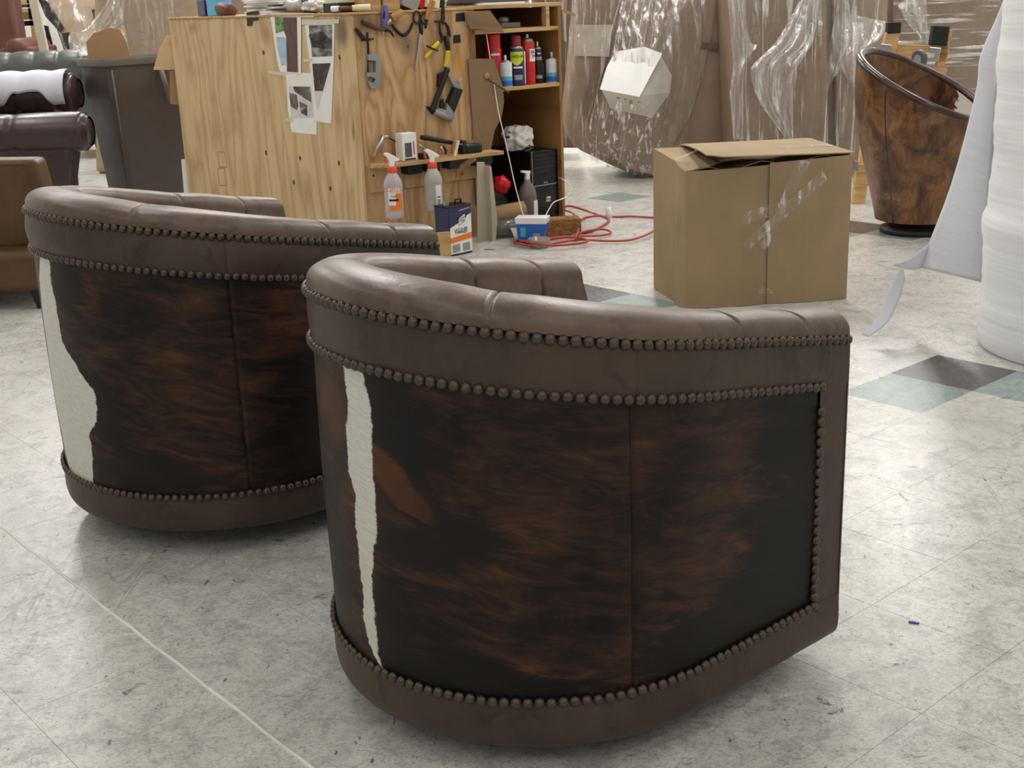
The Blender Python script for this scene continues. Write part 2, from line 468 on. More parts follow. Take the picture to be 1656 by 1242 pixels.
def tub_chair(label, front, ph, B, L, A, z1, z2, z3, s1, c1, sb, z0, seams, pleats, hides, bandseam, bulge, vis_end):
    tp = 0.0
    path = TubPath(B, L, A, tp); S = path.S
    Fd = Vector((math.cos(ph), math.sin(ph)))
    # origin of the chair: under the centre of the seat
    off = Vector((L * .75, 0))
    wl = Vector(front) - Fd * off.x
    T = thing('tub_chair', label, 'chair', (wl.x, wl.y, 0), ph)
    def xy(s, d=0.0):
        p = path.at(s); n = path.nrm(s)
        # outward: away from the middle line of the chair
        if n.dot(p - Vector((-L, 0) if p.x < -L else (p.x, 0))) < 0: n = -n
        return p + n * d + off, p.x, n
    zt = lambda xp: z1 + s1 * -xp + c1 * xp * xp
    zm = lambda xp: z2 + (s1 + .006) * -xp + (c1 - .0155) * xp * xp
    zl = lambda xp: z3 + sb * -xp
    zb = lambda xp: z0 + sb * -xp
    sv = .083
    # hide panels, split at the seams, edges turned in
    cuts = [sv] + seams + [S - sv]
    for k in range(len(cuts) - 1):
        a, b = cuts[k], cuts[k + 1]
        def fn(u, v, a=a, b=b):
            s = a + (b - a) * u
            edge = min(s - a, b - s)
            inn = -.004 * (1 - smooth(0, .006, edge)) if True else 0
            p0, xp, n = xy(s, 0)
            z = zl(xp) + (zm(xp) - zl(xp)) * v
            p, _, _ = xy(s, inn + .004 * math.sin(PI * v))
            return (Vector((p.x, p.y, z)), (s, z))
        nu = max(24, int((b - a) / .012)); us = []
        mb = MB()
        # denser columns near the seams
        knots = sorted(set([0, .0015 / (b - a), .004 / (b - a), .008 / (b - a)] + [i / nu for i in range(1, nu)] + [1 - .008 / (b - a), 1 - .004 / (b - a), 1 - .0015 / (b - a), 1]))
        mb.surf(lambda u, v, kn=knots: fn(kn[min(len(kn) - 1, int(round(u * (len(kn) - 1))))], v), len(knots), 14, flip=True)
        o = mb.build('hide_panel', hides[min(k, len(hides) - 1)], T, smooth=True)
    # leather bands: profile swept along the path, with butt seams
    def band(name, a, b, lo, hi, prof, m, nv=10, seams_=()):
        n = max(16, int((b - a) / .014))
        kn = set(i / n for i in range(n + 1))
        for q in seams_:
            for e in (-.005, -.0022, 0, .0022, .005): kn.add((q + e - a) / (b - a))
        kn = sorted(k for k in kn if 0 <= k <= 1)
        def fn(u, v):
            s = a + (b - a) * kn[min(len(kn) - 1, int(round(u * (len(kn) - 1))))]
            p0, xp, n_ = xy(s, 0); z = lo(xp) + (hi(xp) - lo(xp)) * v
            dd, dz = prof(v, s)
            for q in seams_: dd -= .0022 * math.exp(-((s - q) / .002) ** 2)
            p, _, _ = xy(s, dd); return (Vector((p.x, p.y, z + dz)), (s, z))
        return MB().surf(fn, len(kn), nv, flip=True).build(name, m, T, smooth=True)
    wob = lambda s, v: .0012 * noise.noise(Vector((s * 22, v * 3, 1.3)))
    band('upper_band', 0, S, zm, zt, lambda v, s: (.003 + bulge * math.sin(PI * v) + wob(s, v), 0), M_LEATHERD, 10, bandseam)
    rr = .030
    def lowprof(v, s):
        # rounds under at the bottom
        z = v * (z3 - z0); d = .004 + .004 * math.sin(PI * v) + wob(s, v)
        if z < rr:
            q = (rr - z) / rr; d -= rr * .8 * (1 - math.sqrt(max(0, 1 - q * q)))
        return d, 0
    band('lower_band', 0, S, zb, zl, lowprof, M_LEATHERD, 14)
    for (a, b) in ((0, sv), (S - sv, S)):
        band('front_strip', a, b, zl, zm, lambda v, s: (.003 + wob(s, v), 0), M_LEATHERD, 8)
    # padded top roll
    TH = .122; HR = .040
    plt = list(pleats) + [S - q for q in pleats]
    def crease(s, wd=.0035): return max([math.exp(-((s - q) / wd) ** 2) for q in plt])
    puff = lambda s: min([abs(s - q) for q in plt] + [.2])
    kn = set(i / 150 for i in range(151))
    for q in plt:
        for e in (-.02, -.012, -.007, -.0045, -.0025, -.001, 0, .001, .0025, .0045, .007, .012, .02): kn.add((q + e) / S)
    kn = sorted(k for k in kn if 0 <= k <= 1)
    KN = lambda u: S * kn[min(len(kn) - 1, int(round(u * (len(kn) - 1))))]
    def rprof(q):
        cx, sx = math.cos(q), math.sin(q); e = .80
        return .002 - TH / 2 + (TH / 2 + .002) * math.copysign(abs(cx) ** e, cx), abs(sx) ** .72
    btn = [(q, 0) for q in plt] + [(S / 2, 0)] + [(.22, 1), (S - .22, 1), (.55, 1), (S - .55, 1), (.93, 1), (S - .93, 1)]
    def binfo(b):
        _, xp, n = xy(b[0], 0); return b[0], zt(xp) - (.075 if b[1] == 0 else .20)
    BP = [binfo(b) for b in btn]
    zs = .40; VA = .50
    def tuft(s, z, xp):
        dp = 0.0
        for (bs_, bz) in BP:
            r2 = ((s - bs_) / .055) ** 2 + ((z - bz) / .055) ** 2
            if r2 < 6:
                an = math.atan2(z - bz, s - bs_)
                dp = max(dp, math.exp(-r2 * 1.6) * (1 + .10 * math.sin(an * 9 + bs_ * 40) * min(1, r2 * 2)))
        return dp
    def roll(u, v):
        s = KN(u); _, xp, n = xy(s, 0)
        if v <= VA:
            q = PI * v / VA
            dd, hs = rprof(q)
            hz = HR * hs * (1 - .17 * crease(s)) + .003 * smooth(0, .10, puff(s)) * math.sin(q)
            z = zt(xp) + .007 + hz
        else:
            w_ = (v - VA) / (1 - VA); zt0 = zt(xp) + .007; z = zt0 + (zs - zt0) * w_ ** 1.15
            near = max([math.exp(-((s - q) / .004) ** 2) for q in plt]) * smooth(.085, .05, zt0 - z)
            dd = -TH - .024 * math.sin(min(1, w_ * 2.2) * PI / 2) + .030 * tuft(s, z, xp) * smooth(0, .18, w_) + .007 * near
        p, _, _ = xy(s, dd)
        return (Vector((p.x, p.y, z)), (s, v))
    MB().surf(roll, len(kn), 48, flip=True).build('padded_back', M_LEATHER, T, smooth=True)
    bm_ = bpy.data.meshes.new('tuft_button')
    b0 = MB().lathe([(.011, -.004), (.011, .0), (.008, .004), (.003, .0055)], n=12)
    bm_.from_pydata([tuple(p) for p in b0.v], [], b0.f); bm_.materials.append(M_LEATHER)
    for p_ in bm_.polygons: p_.use_smooth = True
    for (bs_, bz) in BP:
        p, xp, n = xy(bs_, -TH + .004)
        o = linkmesh('tuft_button', bm_, T, (p.x, p.y, bz)); o.rotation_euler = Vector((-n.x, -n.y, 0)).to_track_quat('Z', 'Y').to_euler()
    # arm fronts: flat leather faces closing the two arms
    for sgn, s in ((1, 0.0), (-1, S)):
        o_, xp, n = xy(s, .003); i_, _, _ = xy(s, -TH - .02); m_ = MB()
        xf = o_.x; zz0 = zb(0) + .004
        sgy = 1 if o_.y > 0 else -1
        def ff(u, v):
            dd, hs = rprof(PI * u)
            y = o_.y + sgy * (dd - .003) if u < .999 else o_.y - sgy * TH
            y = o_.y - sgy * (.003 - dd)
            z1_ = zt(0) + .007 + HR * hs
            z = zz0 + (z1_ - zz0) * v
            if z - zz0 < .03: y -= sgy * .026 * (1 - math.sqrt(max(0, 1 - ((.03 - z + zz0) / .03) ** 2))) * (1 - u)
            pf = .008 * (min(1, 8 * u * (1 - u)) ** .5) * (min(1, 14 * v * (1 - v)) ** .5)
            return Vector((xf - .0005 + pf, y, z))
        m_.surf(ff, 16, 20, flip=(sgy > 0))
        m_.build('arm_front', M_LEATHERD, T, smooth=True)
    for (sa, sb2) in ((sv, .004), (S - sv, S - .004)):
        P_ = []
        for k in range(9):
            s = sa + (sb2 - sa) * k / 8; p, xp, n = xy(s, .0055); P_.append((p.x, p.y, zl(xp) - .006 + (zb(xp) + .034 - zl(xp) + .006) * k / 8))
        MB().tube(P_, .0016, 5).build('mitre_seam', M_BASE, T, smooth=True)
    # seat cushion, D shaped, and front rail
    seat = []
    N = 60
    for k in range(N + 1):
        s = .02 + (S - .04) * k / N; p, _, _ = xy(s, -TH - .035); seat.append((p.x, p.y))
    m_ = MB()
    for i_, (z, k) in enumerate(((.27, .97), (.285, 1.0), (.40, 1.0), (.425, .985), (.438, .93), (.446, .6), (.448, .05))):
        cx = sum(p[0] for p in seat) / len(seat)
        m_.v += [Vector((cx + (p[0] - cx) * k, p[1] * k, z + sb * .4)) for p in seat]
    n = len(seat)
    for i_ in range(6):
        for k in range(n):
            l = (k + 1) % n; m_.f.append((i_ * n + l, i_ * n + k, (i_ + 1) * n + k, (i_ + 1) * n + l))
    m_.build('seat_cushion', M_LEATHER, T, smooth=True)
    MB().box(off.x - .05, off.x - .004, -(B - TH - .02), (B - TH - .02), zb(0) + .01, .275).build('front_rail', M_LEATHERD, T, bevel=.012, seg=3)
    # underside and swivel base
    bot = []
    for k in range(N + 1):
        s = S * k / N; p, xp, _ = xy(s, -.03); bot.append((p.x, p.y, zb(xp) + .004))
    MB().add(bot, [tuple(range(len(bot)))]).build('underside', M_BASE, T)
    MB().lathe([(.25, .0), (.255, .004), (.25, .012), (.06, .018), (.06, z0 + .02 + sb * .4)], (0, 0, 0), 40).build('swivel_base', M_BASE, T, auto=40)
    # nailheads, each one a dome
    nm_ = bpy.data.meshes.new('nailhead')
    r0 = .0098
    b0 = MB().lathe([(r0, 0), (r0 * .98, r0 * .30), (r0 * .80, r0 * .66), (r0 * .46, r0 * .90), (r0 * .12, r0 * .98)], n=12)
    nm_.from_pydata([tuple(p) for p in b0.v], [], b0.f); nm_.materials.append(M_NAIL)
    for p_ in nm_.polygons: p_.use_smooth = True
    def nail(s, z, d):
        p, xp, n = xy(s, d); o = linkmesh('nailhead', nm_, T, (p.x, p.y, z))
        q = Vector((n.x, n.y, random.uniform(-.08, .08))).to_track_quat('Z', 'Y'); o.rotation_euler = q.to_euler()
        k = random.uniform(.96, 1.04); o.scale = (k, k, k)
    step = .0200
    s = .008
    while s < vis_end:
        _, xp, _ = xy(s); nail(s, zt(xp) + random.uniform(-.0008, .0008), .004); s += step
    s = sv
    while s < vis_end:
        _, xp, _ = xy(s); nail(s, zm(xp) + random.uniform(-.0008, .0008), .003)
        nail(s, zl(xp) + random.uniform(-.0008, .0008), .004); s += step
    z = zl(0) + step
    while z < zm(0) - step * .6:
        nail(sv, z, .003); z += step
    return T
wlA = [(1.090, .708), (1.082, .662), (1.092, .59), (1.092, .521), (1.076, .481), (1.079, .419), (1.082, .36), (1.076, .30), (1.086, .236), (1.069, .19), (1.05, .16)]
wrA = [(1.032, .717), (1.02, .674), (1.013, .61), (1.02, .54), (1.02, .495), (1.02, .438), (1.033, .376), (1.043, .312), (1.05, .248), (1.046, .2), (1.04, .157)]
HA1 = hide_mat('brindle_hide_white_streak', wlA, wrA, [
    (.985, .66, .075, .13, (22, 19, 21), .92), (.90, .43, .13, .050, (27, 22, 24), .85, -.25), (1.00, .22, .06, .15, (15, 12, 11), .85),
    (.85, .185, .18, .045, (15, 13, 14), .9), (.985, .540, .052, .036, (96, 56, 31), .9, .62), (.935, .505, .035, .024, (80, 48, 30), .8, .5), (1.16, .62, .07, .06, (96, 60, 36), .7), (1.2, .35, .1, .2, (26, 20, 17), .6)], seed=.3)
HA2 = hide_mat('brindle_hide_dark_side', None, None, [
    (.14, .32, .18, .26, (13, 12, 12), .92), (.16, .56, .10, .06, (17, 14, 13), .8), (.35, .20, .22, .07, (17, 15, 14), .85)], seed=1.9, rust=(90, 52, 28))
wlB = [(1.158, .735), (1.203, .674), (1.225, .581), (1.228, .50), (1.23, .417), (1.23, .367), (1.23, .331), (1.225, .279), (1.222, .245), (1.215, .217), (1.20, .172), (1.165, .145)]
wrB = [(1.096, .738), (1.103, .688), (1.092, .612), (1.085, .536), (1.026, .467), (.981, .424), (.978, .393), (.981, .345), (1.019, .307), (1.023, .274), (1.03, .221), (1.037, .174)]
HB1 = hide_mat('brindle_hide_white_flank', wlB, wrB, [(1.03, .675, .08, .07, (21, 16, 14), .85), (.95, .35, .08, .09, (19, 14, 12), .85), (.85, .22, .16, .05, (32, 22, 17), .6)], seed=3.1)
HB2 = hide_mat('brindle_hide_rust_side', None, None, [(.42, .26, .2, .12, (15, 12, 11), .7)], seed=5.2, rust=(92, 52, 27))
tub_chair('nearest brown leather tub chair with brindle cowhide side and thin white streak', (.3606, 2.5469), .7018, .4166, .4067, .4207,
          .6707, .5806, .1493, .1877, -.0081, .0, .05, [.557, 1.572], [.125, .313, .783], [HA2, HA1], [.547], .003, 1.40)
tub_chair('farther brown leather tub chair with broad white patch on its cowhide side', (-.468, 3.5507), .7116, .4398, .4292, .4329,
          .6879, .5978, .1493, .1865, -.0081, .0147, .05, [.601, 1.63], [.132, .33, .805], [HB2, HB1], [.60], .009, 1.42)

# ------------------------------------------------------------------ plywood workbench (local x along its front, local y along its long side)
BTH = math.radians(38); BK = Vector((-.75, 6.6, 0))
BX = Vector((math.cos(BTH), math.sin(BTH), 0)); BY = Vector((-math.sin(BTH), math.cos(BTH), 0))
def bw(p): return BK + BX * p[0] + BY * p[1] + Vector((0, 0, p[2]))
def bl(u, v, y=0.0):
    d = ray(u, v); k = (y - (CAM - BK).dot(BY)) / d.dot(BY); p = CAM + d * k - BK
    return Vector((p.dot(BX), y, p.z))
def ll(u, v, x=0.0):
    d = ray(u, v); k = (x - (CAM - BK).dot(BX)) / d.dot(BX); p = CAM + d * k - BK
    return Vector((x, p.dot(BY), p.z))
def bthing(name, label, cat, o, group=None):
    return thing(name, label, cat, bw(o), BTH, group)
def ply(name, c1, c2, axis, sc=1.0, seed=0.0, con=11.0, stains=()):
    t = NT(name); p = t.pos('Object')
    # the grain runs vertically: contours of a tall stretched noise
    s = {'xz': (2.1, 0, .42), 'yz': (0, 2.4, .40), 'x': (.5, 6, 6), 'y': (6, .5, 6)}[axis]
    n = t.noise(t.mapv(p, tuple(q * sc for q in s), (seed, seed, seed)), 1.0, 3, .45, .35)
    ring = t.math('FRACT', t.math('MULTIPLY', n, con))
    tri = t.math('ABSOLUTE', t.math('SUBTRACT', t.math('MULTIPLY', ring, 2.0), 1.0))
    fine = t.noise(t.mapv(p, tuple(q * (34 if q > 1 else 6) if q else 0 for q in s)), 1.0, 4, .7)
    f = t.math('ADD', t.math('MULTIPLY', tri, .62), t.math('MULTIPLY', fine, .4))
    c = t.ramp(f, [(.12, lin(c2)), (.38, tuple((a + b) / 2 for a, b in zip(lin(c1), lin(c2)))), (.8, lin(c1))])
    # knots
    kn = t.noise(t.mapv(p, tuple(q * 4 if q else 0 for q in s), (seed + 3, 1, seed)), 1.6, 2, .5)
    c = t.mix(t.math('MULTIPLY', t.sstep(kn, .72, .78), .75), c, lin((120, 78, 38)))
    gr = t.noise(p, 2.3, 4, .6); c = t.mix(t.math('MULTIPLY', t.sstep(gr, .56, .74), .35), c, lin((150, 118, 78)))
    sp = t.n('ShaderNodeSeparateXYZ'); t.l(p, sp.inputs[0])
    for (a, z, ra, rz, cc, k) in stains:
        da = t.math('DIVIDE', t.math('SUBTRACT', sp.outputs[1 if axis == 'yz' else 0], a), ra); dz = t.math('DIVIDE', t.math('SUBTRACT', sp.outputs[2], z), rz)
        dd = t.math('ADD', t.math('SQRT', t.math('ADD', t.math('MULTIPLY', da, da), t.math('MULTIPLY', dz, dz))), t.math('MULTIPLY', t.math('SUBTRACT', gr, .5), 1.2))
        c = t.mix(t.math('MULTIPLY', t.sstep(dd, 1.2, .2), k), c, lin(cc))
    return t.bsdf(c, .62, 0, .35, t.bump(f, .12, .002))
PLYL = ply('plywood_long_side', (208, 181, 139), (176, 145, 103), 'yz', 1.5, .4, 8, [(*ll(553, 48).yz, .07, .10, (78, 70, 60), .75), (*ll(312, 45).yz, .10, .05, (150, 116, 74), .6), (*ll(430, 55).yz, .07, .09, (150, 104, 62), .6), (*ll(548, 190).yz, .05, .07, (160, 128, 84), .5)])
PLYF = ply('plywood_front', (198, 164, 122), (158, 116, 74), 'xz', 2.2, 2.1, 9, [(bl(658, 72).x, bl(658, 72).z, .07, .11, (92, 80, 66), .75), (bl(742, 105).x, bl(742, 105).z, .03, .09, (206, 132, 40), .7), (bl(588, 32).x, bl(588, 32).z, .10, .07, (120, 96, 74), .75), (bl(640, 40).x, bl(640, 40).z, .12, .05, (140, 112, 82), .6)])
PLYS = ply('plywood_shelf', (196, 162, 114), (162, 126, 80), 'x', 1.0, 1.0, 9)
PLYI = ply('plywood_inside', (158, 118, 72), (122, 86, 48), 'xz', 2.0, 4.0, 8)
CARD = mat('cardboard', (158, 126, 90), .85, var=.08, bump=.1, bs=40)
CARDD = mat('cardboard_dark', (132, 106, 78), .85, var=.1)
CARDG = mat('cardboard_grey', (176, 166, 150), .85, var=.08)
BLACK = mat('black_plastic', (20, 20, 21), .42)
BLACKR = mat('black_rubber', (26, 25, 24), .7)
WHITEP = mat('white_paper', (232, 230, 226), .8, var=.04)
WHITE = mat('white_plastic', (232, 232, 230), .35, var=.03)
STEEL = mat('steel', (170, 170, 168), .32, .9)
DSTEEL = mat('dark_steel', (52, 50, 48), .45, .7)
GREYM = mat('grey_cast_metal', (140, 146, 148), .5, .35)
WOOD = mat('turned_wood', (172, 118, 62), .45, var=.25, vs_=20)
WOODD = mat('dark_turned_wood', (92, 62, 38), .5, var=.25, vs_=20)
YELLOW = mat('yellow_grip', (214, 186, 32), .4)
RED = mat('red_can', (196, 18, 22), .3, coat=.3)
REDP = mat('red_plastic', (200, 24, 30), .3)
REDCAP = mat('dull_red_cap', (150, 44, 54), .4)
NAVY = mat('navy_can', (28, 28, 84), .3, coat=.3)
BLUE = mat('blue_print', (28, 104, 190), .35)
CYAN = mat('cyan_print', (86, 170, 208), .4)
ORANGE = mat('orange_print', (232, 122, 40), .4)
YELPR = mat('yellow_badge', (214, 222, 52), .4)
INK = mat('black_ink', (24, 24, 26), .6)
GREYPR = mat('grey_print', (150, 150, 152), .6)
TAPE = mat('black_cloth_tape', (24, 24, 26), .55)
CLEART = mat('frosted_tape', (206, 198, 182), .35, var=.05)

WB = bthing('workbench', 'plywood workbench with taped photos and tools hung on its sides', 'workbench', (0, 0, 0))
H = 1.245; LW = 2.22; FWD = .742; RW = 1.41
MB().box(0, .018, 0, LW, 0, H).build('side_panel', PLYL, WB, bevel=.0015, seg=1)
MB().box(.0185, FWD, -.001, .017, 0, H).build('front_panel', PLYF, WB, bevel=.0015, seg=1)
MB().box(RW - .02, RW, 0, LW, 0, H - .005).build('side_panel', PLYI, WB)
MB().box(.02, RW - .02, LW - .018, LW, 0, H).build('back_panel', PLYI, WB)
MB().box(-.006, FWD + .01, -.008, LW + .01, H, H + .012).build('top_board', PLYS, WB, bevel=.0015, seg=1)
MB().box(FWD + .011, RW + .02, .012, LW + .01, H, H + .02).build('top_board', PLYS, WB, bevel=.0015, seg=1)
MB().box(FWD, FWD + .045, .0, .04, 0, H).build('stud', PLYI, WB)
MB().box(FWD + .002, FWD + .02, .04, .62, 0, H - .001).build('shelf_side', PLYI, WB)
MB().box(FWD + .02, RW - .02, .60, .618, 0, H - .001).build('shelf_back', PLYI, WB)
MB().box(FWD + .02, RW - .02, .0, .60, .795, .815).build('shelf_board', PLYS, WB, bevel=.001, seg=1)
MB().box(FWD + .02, RW - .02, .0, .60, 1.112, 1.134).build('shelf_board', PLYS, WB, bevel=.001, seg=1)
MB().box(RW - .10, RW - .075, .01, .05, 1.134, 1.245).build('shelf_post', PLYS, WB)
# narrow tool shelf with its ledger
MB().box(.035, .738, -.020, -.002, .335, .478).build('ledger_board', PLYF, WB, bevel=.0015, seg=1)
ts = MB(); ts.add([bl(598, 268, -.002), bl(793, 254, -.002), bl(793, 247, -.002), bl(598, 261, -.002)], [])
zs_l, zs_r = .470, .462
MB().add([(.03, 0, zs_l), (.86, 0, zs_r), (.86, -.125, zs_r), (.10, -.125, zs_l), (.03, -.06, zs_l),
          (.03, 0, zs_l + .02), (.86, 0, zs_r + .02), (.86, -.125, zs_r + .02), (.10, -.125, zs_l + .02), (.03, -.06, zs_l + .02)],
         [(0, 1, 2, 3, 4), (9, 8, 7, 6, 5), (0, 5, 6, 1), (1, 6, 7, 2), (2, 7, 8, 3), (3, 8, 9, 4), (4, 9, 5, 0)]).build('tool_shelf', PLYS, WB, bevel=.001, seg=1)
MB().bar((.60, -.022, .385), (.66, -.115, .462), .018, .03).build('shelf_brace', PLYS, WB)
for x0, x1 in ((.23, .32), (.36, .44), (.50, .57), (.67, .80)):
    MB().box(x0, x1, -.10, -.022, .415, .468).build('hanging_tray', BLACK, WB, bevel=.006)
# pieces of black tape
for u0, v0, u1, v1 in ((401, 17, 418, 34),): pass
def lquad(pts, th, name, m, parent, org=(0, 0, 0), out=.001):
    q = [ll(u, v, -out) for u, v in pts]
    b = MB(org); n = len(q)
    b.add([Vector((-out, p.y, p.z)) for p in q] + [Vector((-out - th, p.y, p.z)) for p in q], [tuple(range(n)), tuple(range(n, 2 * n))[::-1]] + [(i, n + i, n + (i + 1) % n, (i + 1) % n) for i in range(n)])
    o = b.build(name, m, parent); 
    bm = bmesh.new(); bm.from_mesh(o.data); bmesh.ops.recalc_face_normals(bm, faces=bm.faces); bm.to_mesh(o.data); bm.free()
    return o
def fquad(pts, th, name, m, parent, org=(0, 0, 0), out=.002):
    q = [bl(u, v, -out) for u, v in pts]
    b = MB(org); n = len(q)
    b.add([Vector((p.x, -out, p.z)) for p in q] + [Vector((p.x, -out - th, p.z)) for p in q], [tuple(range(n)), tuple(range(n, 2 * n))[::-1]] + [(i, n + i, n + (i + 1) % n, (i + 1) % n) for i in range(n)])
    o = b.build(name, m, parent)
    bm = bmesh.new(); bm.from_mesh(o.data); bmesh.ops.recalc_face_normals(bm, faces=bm.faces); bm.to_mesh(o.data); bm.free()
    return o
lquad([(399, 20), (418, 17), (418, 33), (409, 34), (408, 42), (400, 42)], .0015, 'black_tape', TAPE, WB)
fquad([(737, 22), (751, 20), (752, 34), (737, 35)], .0015, 'black_tape', TAPE, WB)
fquad([(733, 57), (744, 56), (745, 69), (733, 70)], .0015, 'black_tape', TAPE, WB)
# mill stamp on the long side: faint printed frames
STAMP = mat('faint_stamp_ink', (160, 126, 80), .7)
for v0, v1 in ((246, 270), (272, 300)):
    for a, b in (((352, v0), (363, v0)), ((363, v0), (367, v1)), ((367, v1), (355, v1)), ((355, v1), (352, v0))):
        p, q = ll(*a, -.0012), ll(*b, -.0012)
        MB().bar(p, q, .004, .0006, (1, 0, 0)).build('stamp_line', STAMP, WB)
KNOT = mat('dark_knot', (70, 46, 26), .7)
for u, v in ((426, 85), (549, 93), (548, 264), (475, 295), (534, 305), (430, 247), (485, 256), (520, 62)):
    lquad([(u - 1.6, v - 3), (u + .4, v - 4), (u + 1.8, v), (u + 1.2, v + 4), (u - .6, v + 3)], .0005, 'knot', KNOT, WB)
for u, v in ((604, 284), (666, 280), (748, 281), (660, 75), (625, 360)):
    fquad([(u - 1.2, v - 2), (u + 1, v - 2), (u + 1.2, v + 2), (u - .8, v + 2)], .0005, 'knot', KNOT, WB, out=.0205 if 270 < v < 300 else .002)
# photos taped on the long side
def photo_mat(name, cols, seed, sc):
    t = NT(name); p = t.pos('Object')
    n = t.noise(t.mapv(p, (1, sc[0], sc[1]), (seed, seed, seed)), 1.0, 4, .6, .5)
    return t.bsdf(t.ramp(n, [(.25 + .5 * i / (len(cols) - 1), lin(c)) for i, c in enumerate(cols)], 'LINEAR'), .5)
PH = [photo_mat('photo_leather_close_up', [(40, 26, 24), (70, 46, 40), (104, 74, 66), (50, 32, 30)], 1.0, (60, 6)),
      photo_mat('photo_blue_floor', [(120, 156, 186), (160, 190, 210), (196, 210, 220)], 2.0, (8, 10)),
      photo_mat('photo_green', [(40, 62, 34), (92, 128, 70), (170, 190, 150)], 3.0, (40, 40)),
      photo_mat('photo_grey_room', [(38, 38, 40), (84, 84, 86), (150, 150, 150), (190, 190, 190)], 4.0, (14, 22)),
      photo_mat('photo_dark_chair', [(24, 18, 18), (60, 46, 44), (110, 96, 92)], 5.0, (20, 30)),
      photo_mat('photo_floor_grey', [(190, 188, 186), (208, 206, 204), (222, 220, 218)], 6.0, (8, 8))]
def sheet(label, outl, prints, tapes, out, marks=()):
    c = ll(*outl[0], 0); o = (0, c.y, c.z)
    T = bthing('photo_print', label, 'paper', o, 'photos taped to the workbench')
    lquad(outl, .0008, 'paper', WHITEP, T, o, out)
    for pts, m in prints: lquad(pts, .0003, 'picture', m, T, o, out + .0012)
    for pts in tapes: lquad(pts, .0004, 'tape', CLEART, T, o, out + .0018)
sheet('taped photo of dark brown leather with blue and green at its left', [(437, 26), (487, 28), (487, 120), (453, 116), (448, 98), (442, 54)],
      [([(444, 26), (458, 28), (459, 50), (446, 54)], PH[2]), ([(447, 60), (463, 60), (463, 105), (455, 106), (449, 80)], PH[1]),
       ([(458, 28), (480, 28), (482, 117), (464, 116), (463, 60), (459, 50)], PH[0])], [[(436, 20), (508, 21), (508, 28), (436, 27)]], .0035)
sheet('taped black-and-white photo above a small dark chair photo', [(493, 38), (541, 36), (540, 98), (536, 200), (511, 196), (503, 116)],
      [([(499, 41), (537, 40), (537, 91), (505, 92)], PH[3]), ([(499, 56), (520, 50), (537, 66), (537, 80), (505, 76)], PH[4]),
       ([(505, 103), (535, 102), (522, 148), (509, 147)], PH[4]), ([(508, 147), (522, 147), (513, 180)], PH[5])], [[(488, 32), (548, 31), (548, 38), (488, 40)], [(491, 95), (505, 95), (505, 100), (491, 100)]], .0022)
sheet('taped photo of two tub chairs on a pale floor, lowest of the group', [(453, 116), (504, 118), (512, 196), (512, 218), (472, 214), (466, 180), (463, 124)],
      [([(467, 140), (503, 140), (508, 190), (471, 192)], PH[5]), ([(468, 150), (480, 153), (483, 172), (480, 178), (470, 172)], PH[0]),
       ([(484, 164), (497, 170), (497, 188), (486, 182)], PH[0]), ([(474, 140), (502, 140), (504, 166), (494, 160), (476, 148)], PH[4])], [[(433, 114), (462, 117), (462, 124), (434, 119)], [(461, 190), (474, 191), (474, 197), (462, 197)]], .0010)

# ------------------------------------------------------------------ things hung on the front of the bench
def ftool(name, label, cat, u, v, out=.004):
    o = bl(u, v, -out); T = bthing(name, label, cat, o); return T, o
def FP(u, v, out): return bl(u, v, -out)
def ftube(pts, r, name, m, T, o, out=.012, n=8, cat=True):
    P = [FP(u, v, out) for u, v in pts]
    if cat and len(P) > 2: P = catmull(P, 5)
    rr = r
    if isinstance(r, (list, tuple)):
        K = len(P); rr = [interp([(i / (len(r) - 1), q) for i, q in enumerate(r)], k / (K - 1)) for k in range(K)]
    return MB(o).tube(P, rr, n).build(name, m, T, smooth=True)
# grey clamp
T, o = ftool('clamp', 'grey cast metal clamp hanging on the workbench front', 'clamp', 600, 88)
fquad([(592, 88), (603, 86), (610, 92), (612, 100), (612, 136), (607, 144), (598, 144), (593, 136), (592, 131), (601, 134), (604, 128), (597, 124), (590, 124), (590, 117), (604, 117), (604, 98), (592, 97)], .022, 'body', GREYM, T, o, .004)
ftube([(595, 96), (595, 118)], .005, 'screw', DSTEEL, T, o, .015)
ftube([(594, 52), (595, 70), (596, 88)], .006, 'rod', DSTEEL, T, o, .012)
ftube([(585, 65), (604, 63)], .005, 'cross_bar', DSTEEL, T, o, .012)
ftube([(600, 92), (597, 130)], .001, 'hook', DSTEEL, T, o, .003)
# hammer with brown handle
T, o = ftool('hammer', 'brown-handled hammer with a curved claw, hung beside the clamp', 'hammer', 600, 42)
ftube([(587, 34), (596, 38), (608, 45), (622, 48)], [.016, .018, .013, .009], 'handle', WOODD, T, o, .02)
ftube([(620, 48), (630, 50), (637, 60)], [.010, .008, .004], 'head', DSTEEL, T, o, .02)
ftube([(575, 46), (584, 57), (592, 64)], [.010, .012, .008], 'claw', DSTEEL, T, o, .014)
# blue screwdriver
T, o = ftool('screwdriver', 'screwdriver with translucent violet-blue handle standing upright', 'screwdriver', 621, 20)
M_SCR = mat('violet_blue_handle', (96, 92, 160), .2, coat=.4)
ftube([(622, 7), (622, 12), (621, 36), (620, 44)], [.012, .017, .015, .008], 'handle', M_SCR, T, o, .022)
ftube([(621, 42), (619, 58)], .004, 'shaft', STEEL, T, o, .022)
ftube([(622, 14), (621, 30)], .006, 'core', mat('dark_blue_core', (30, 24, 110), .3), T, o, .036)
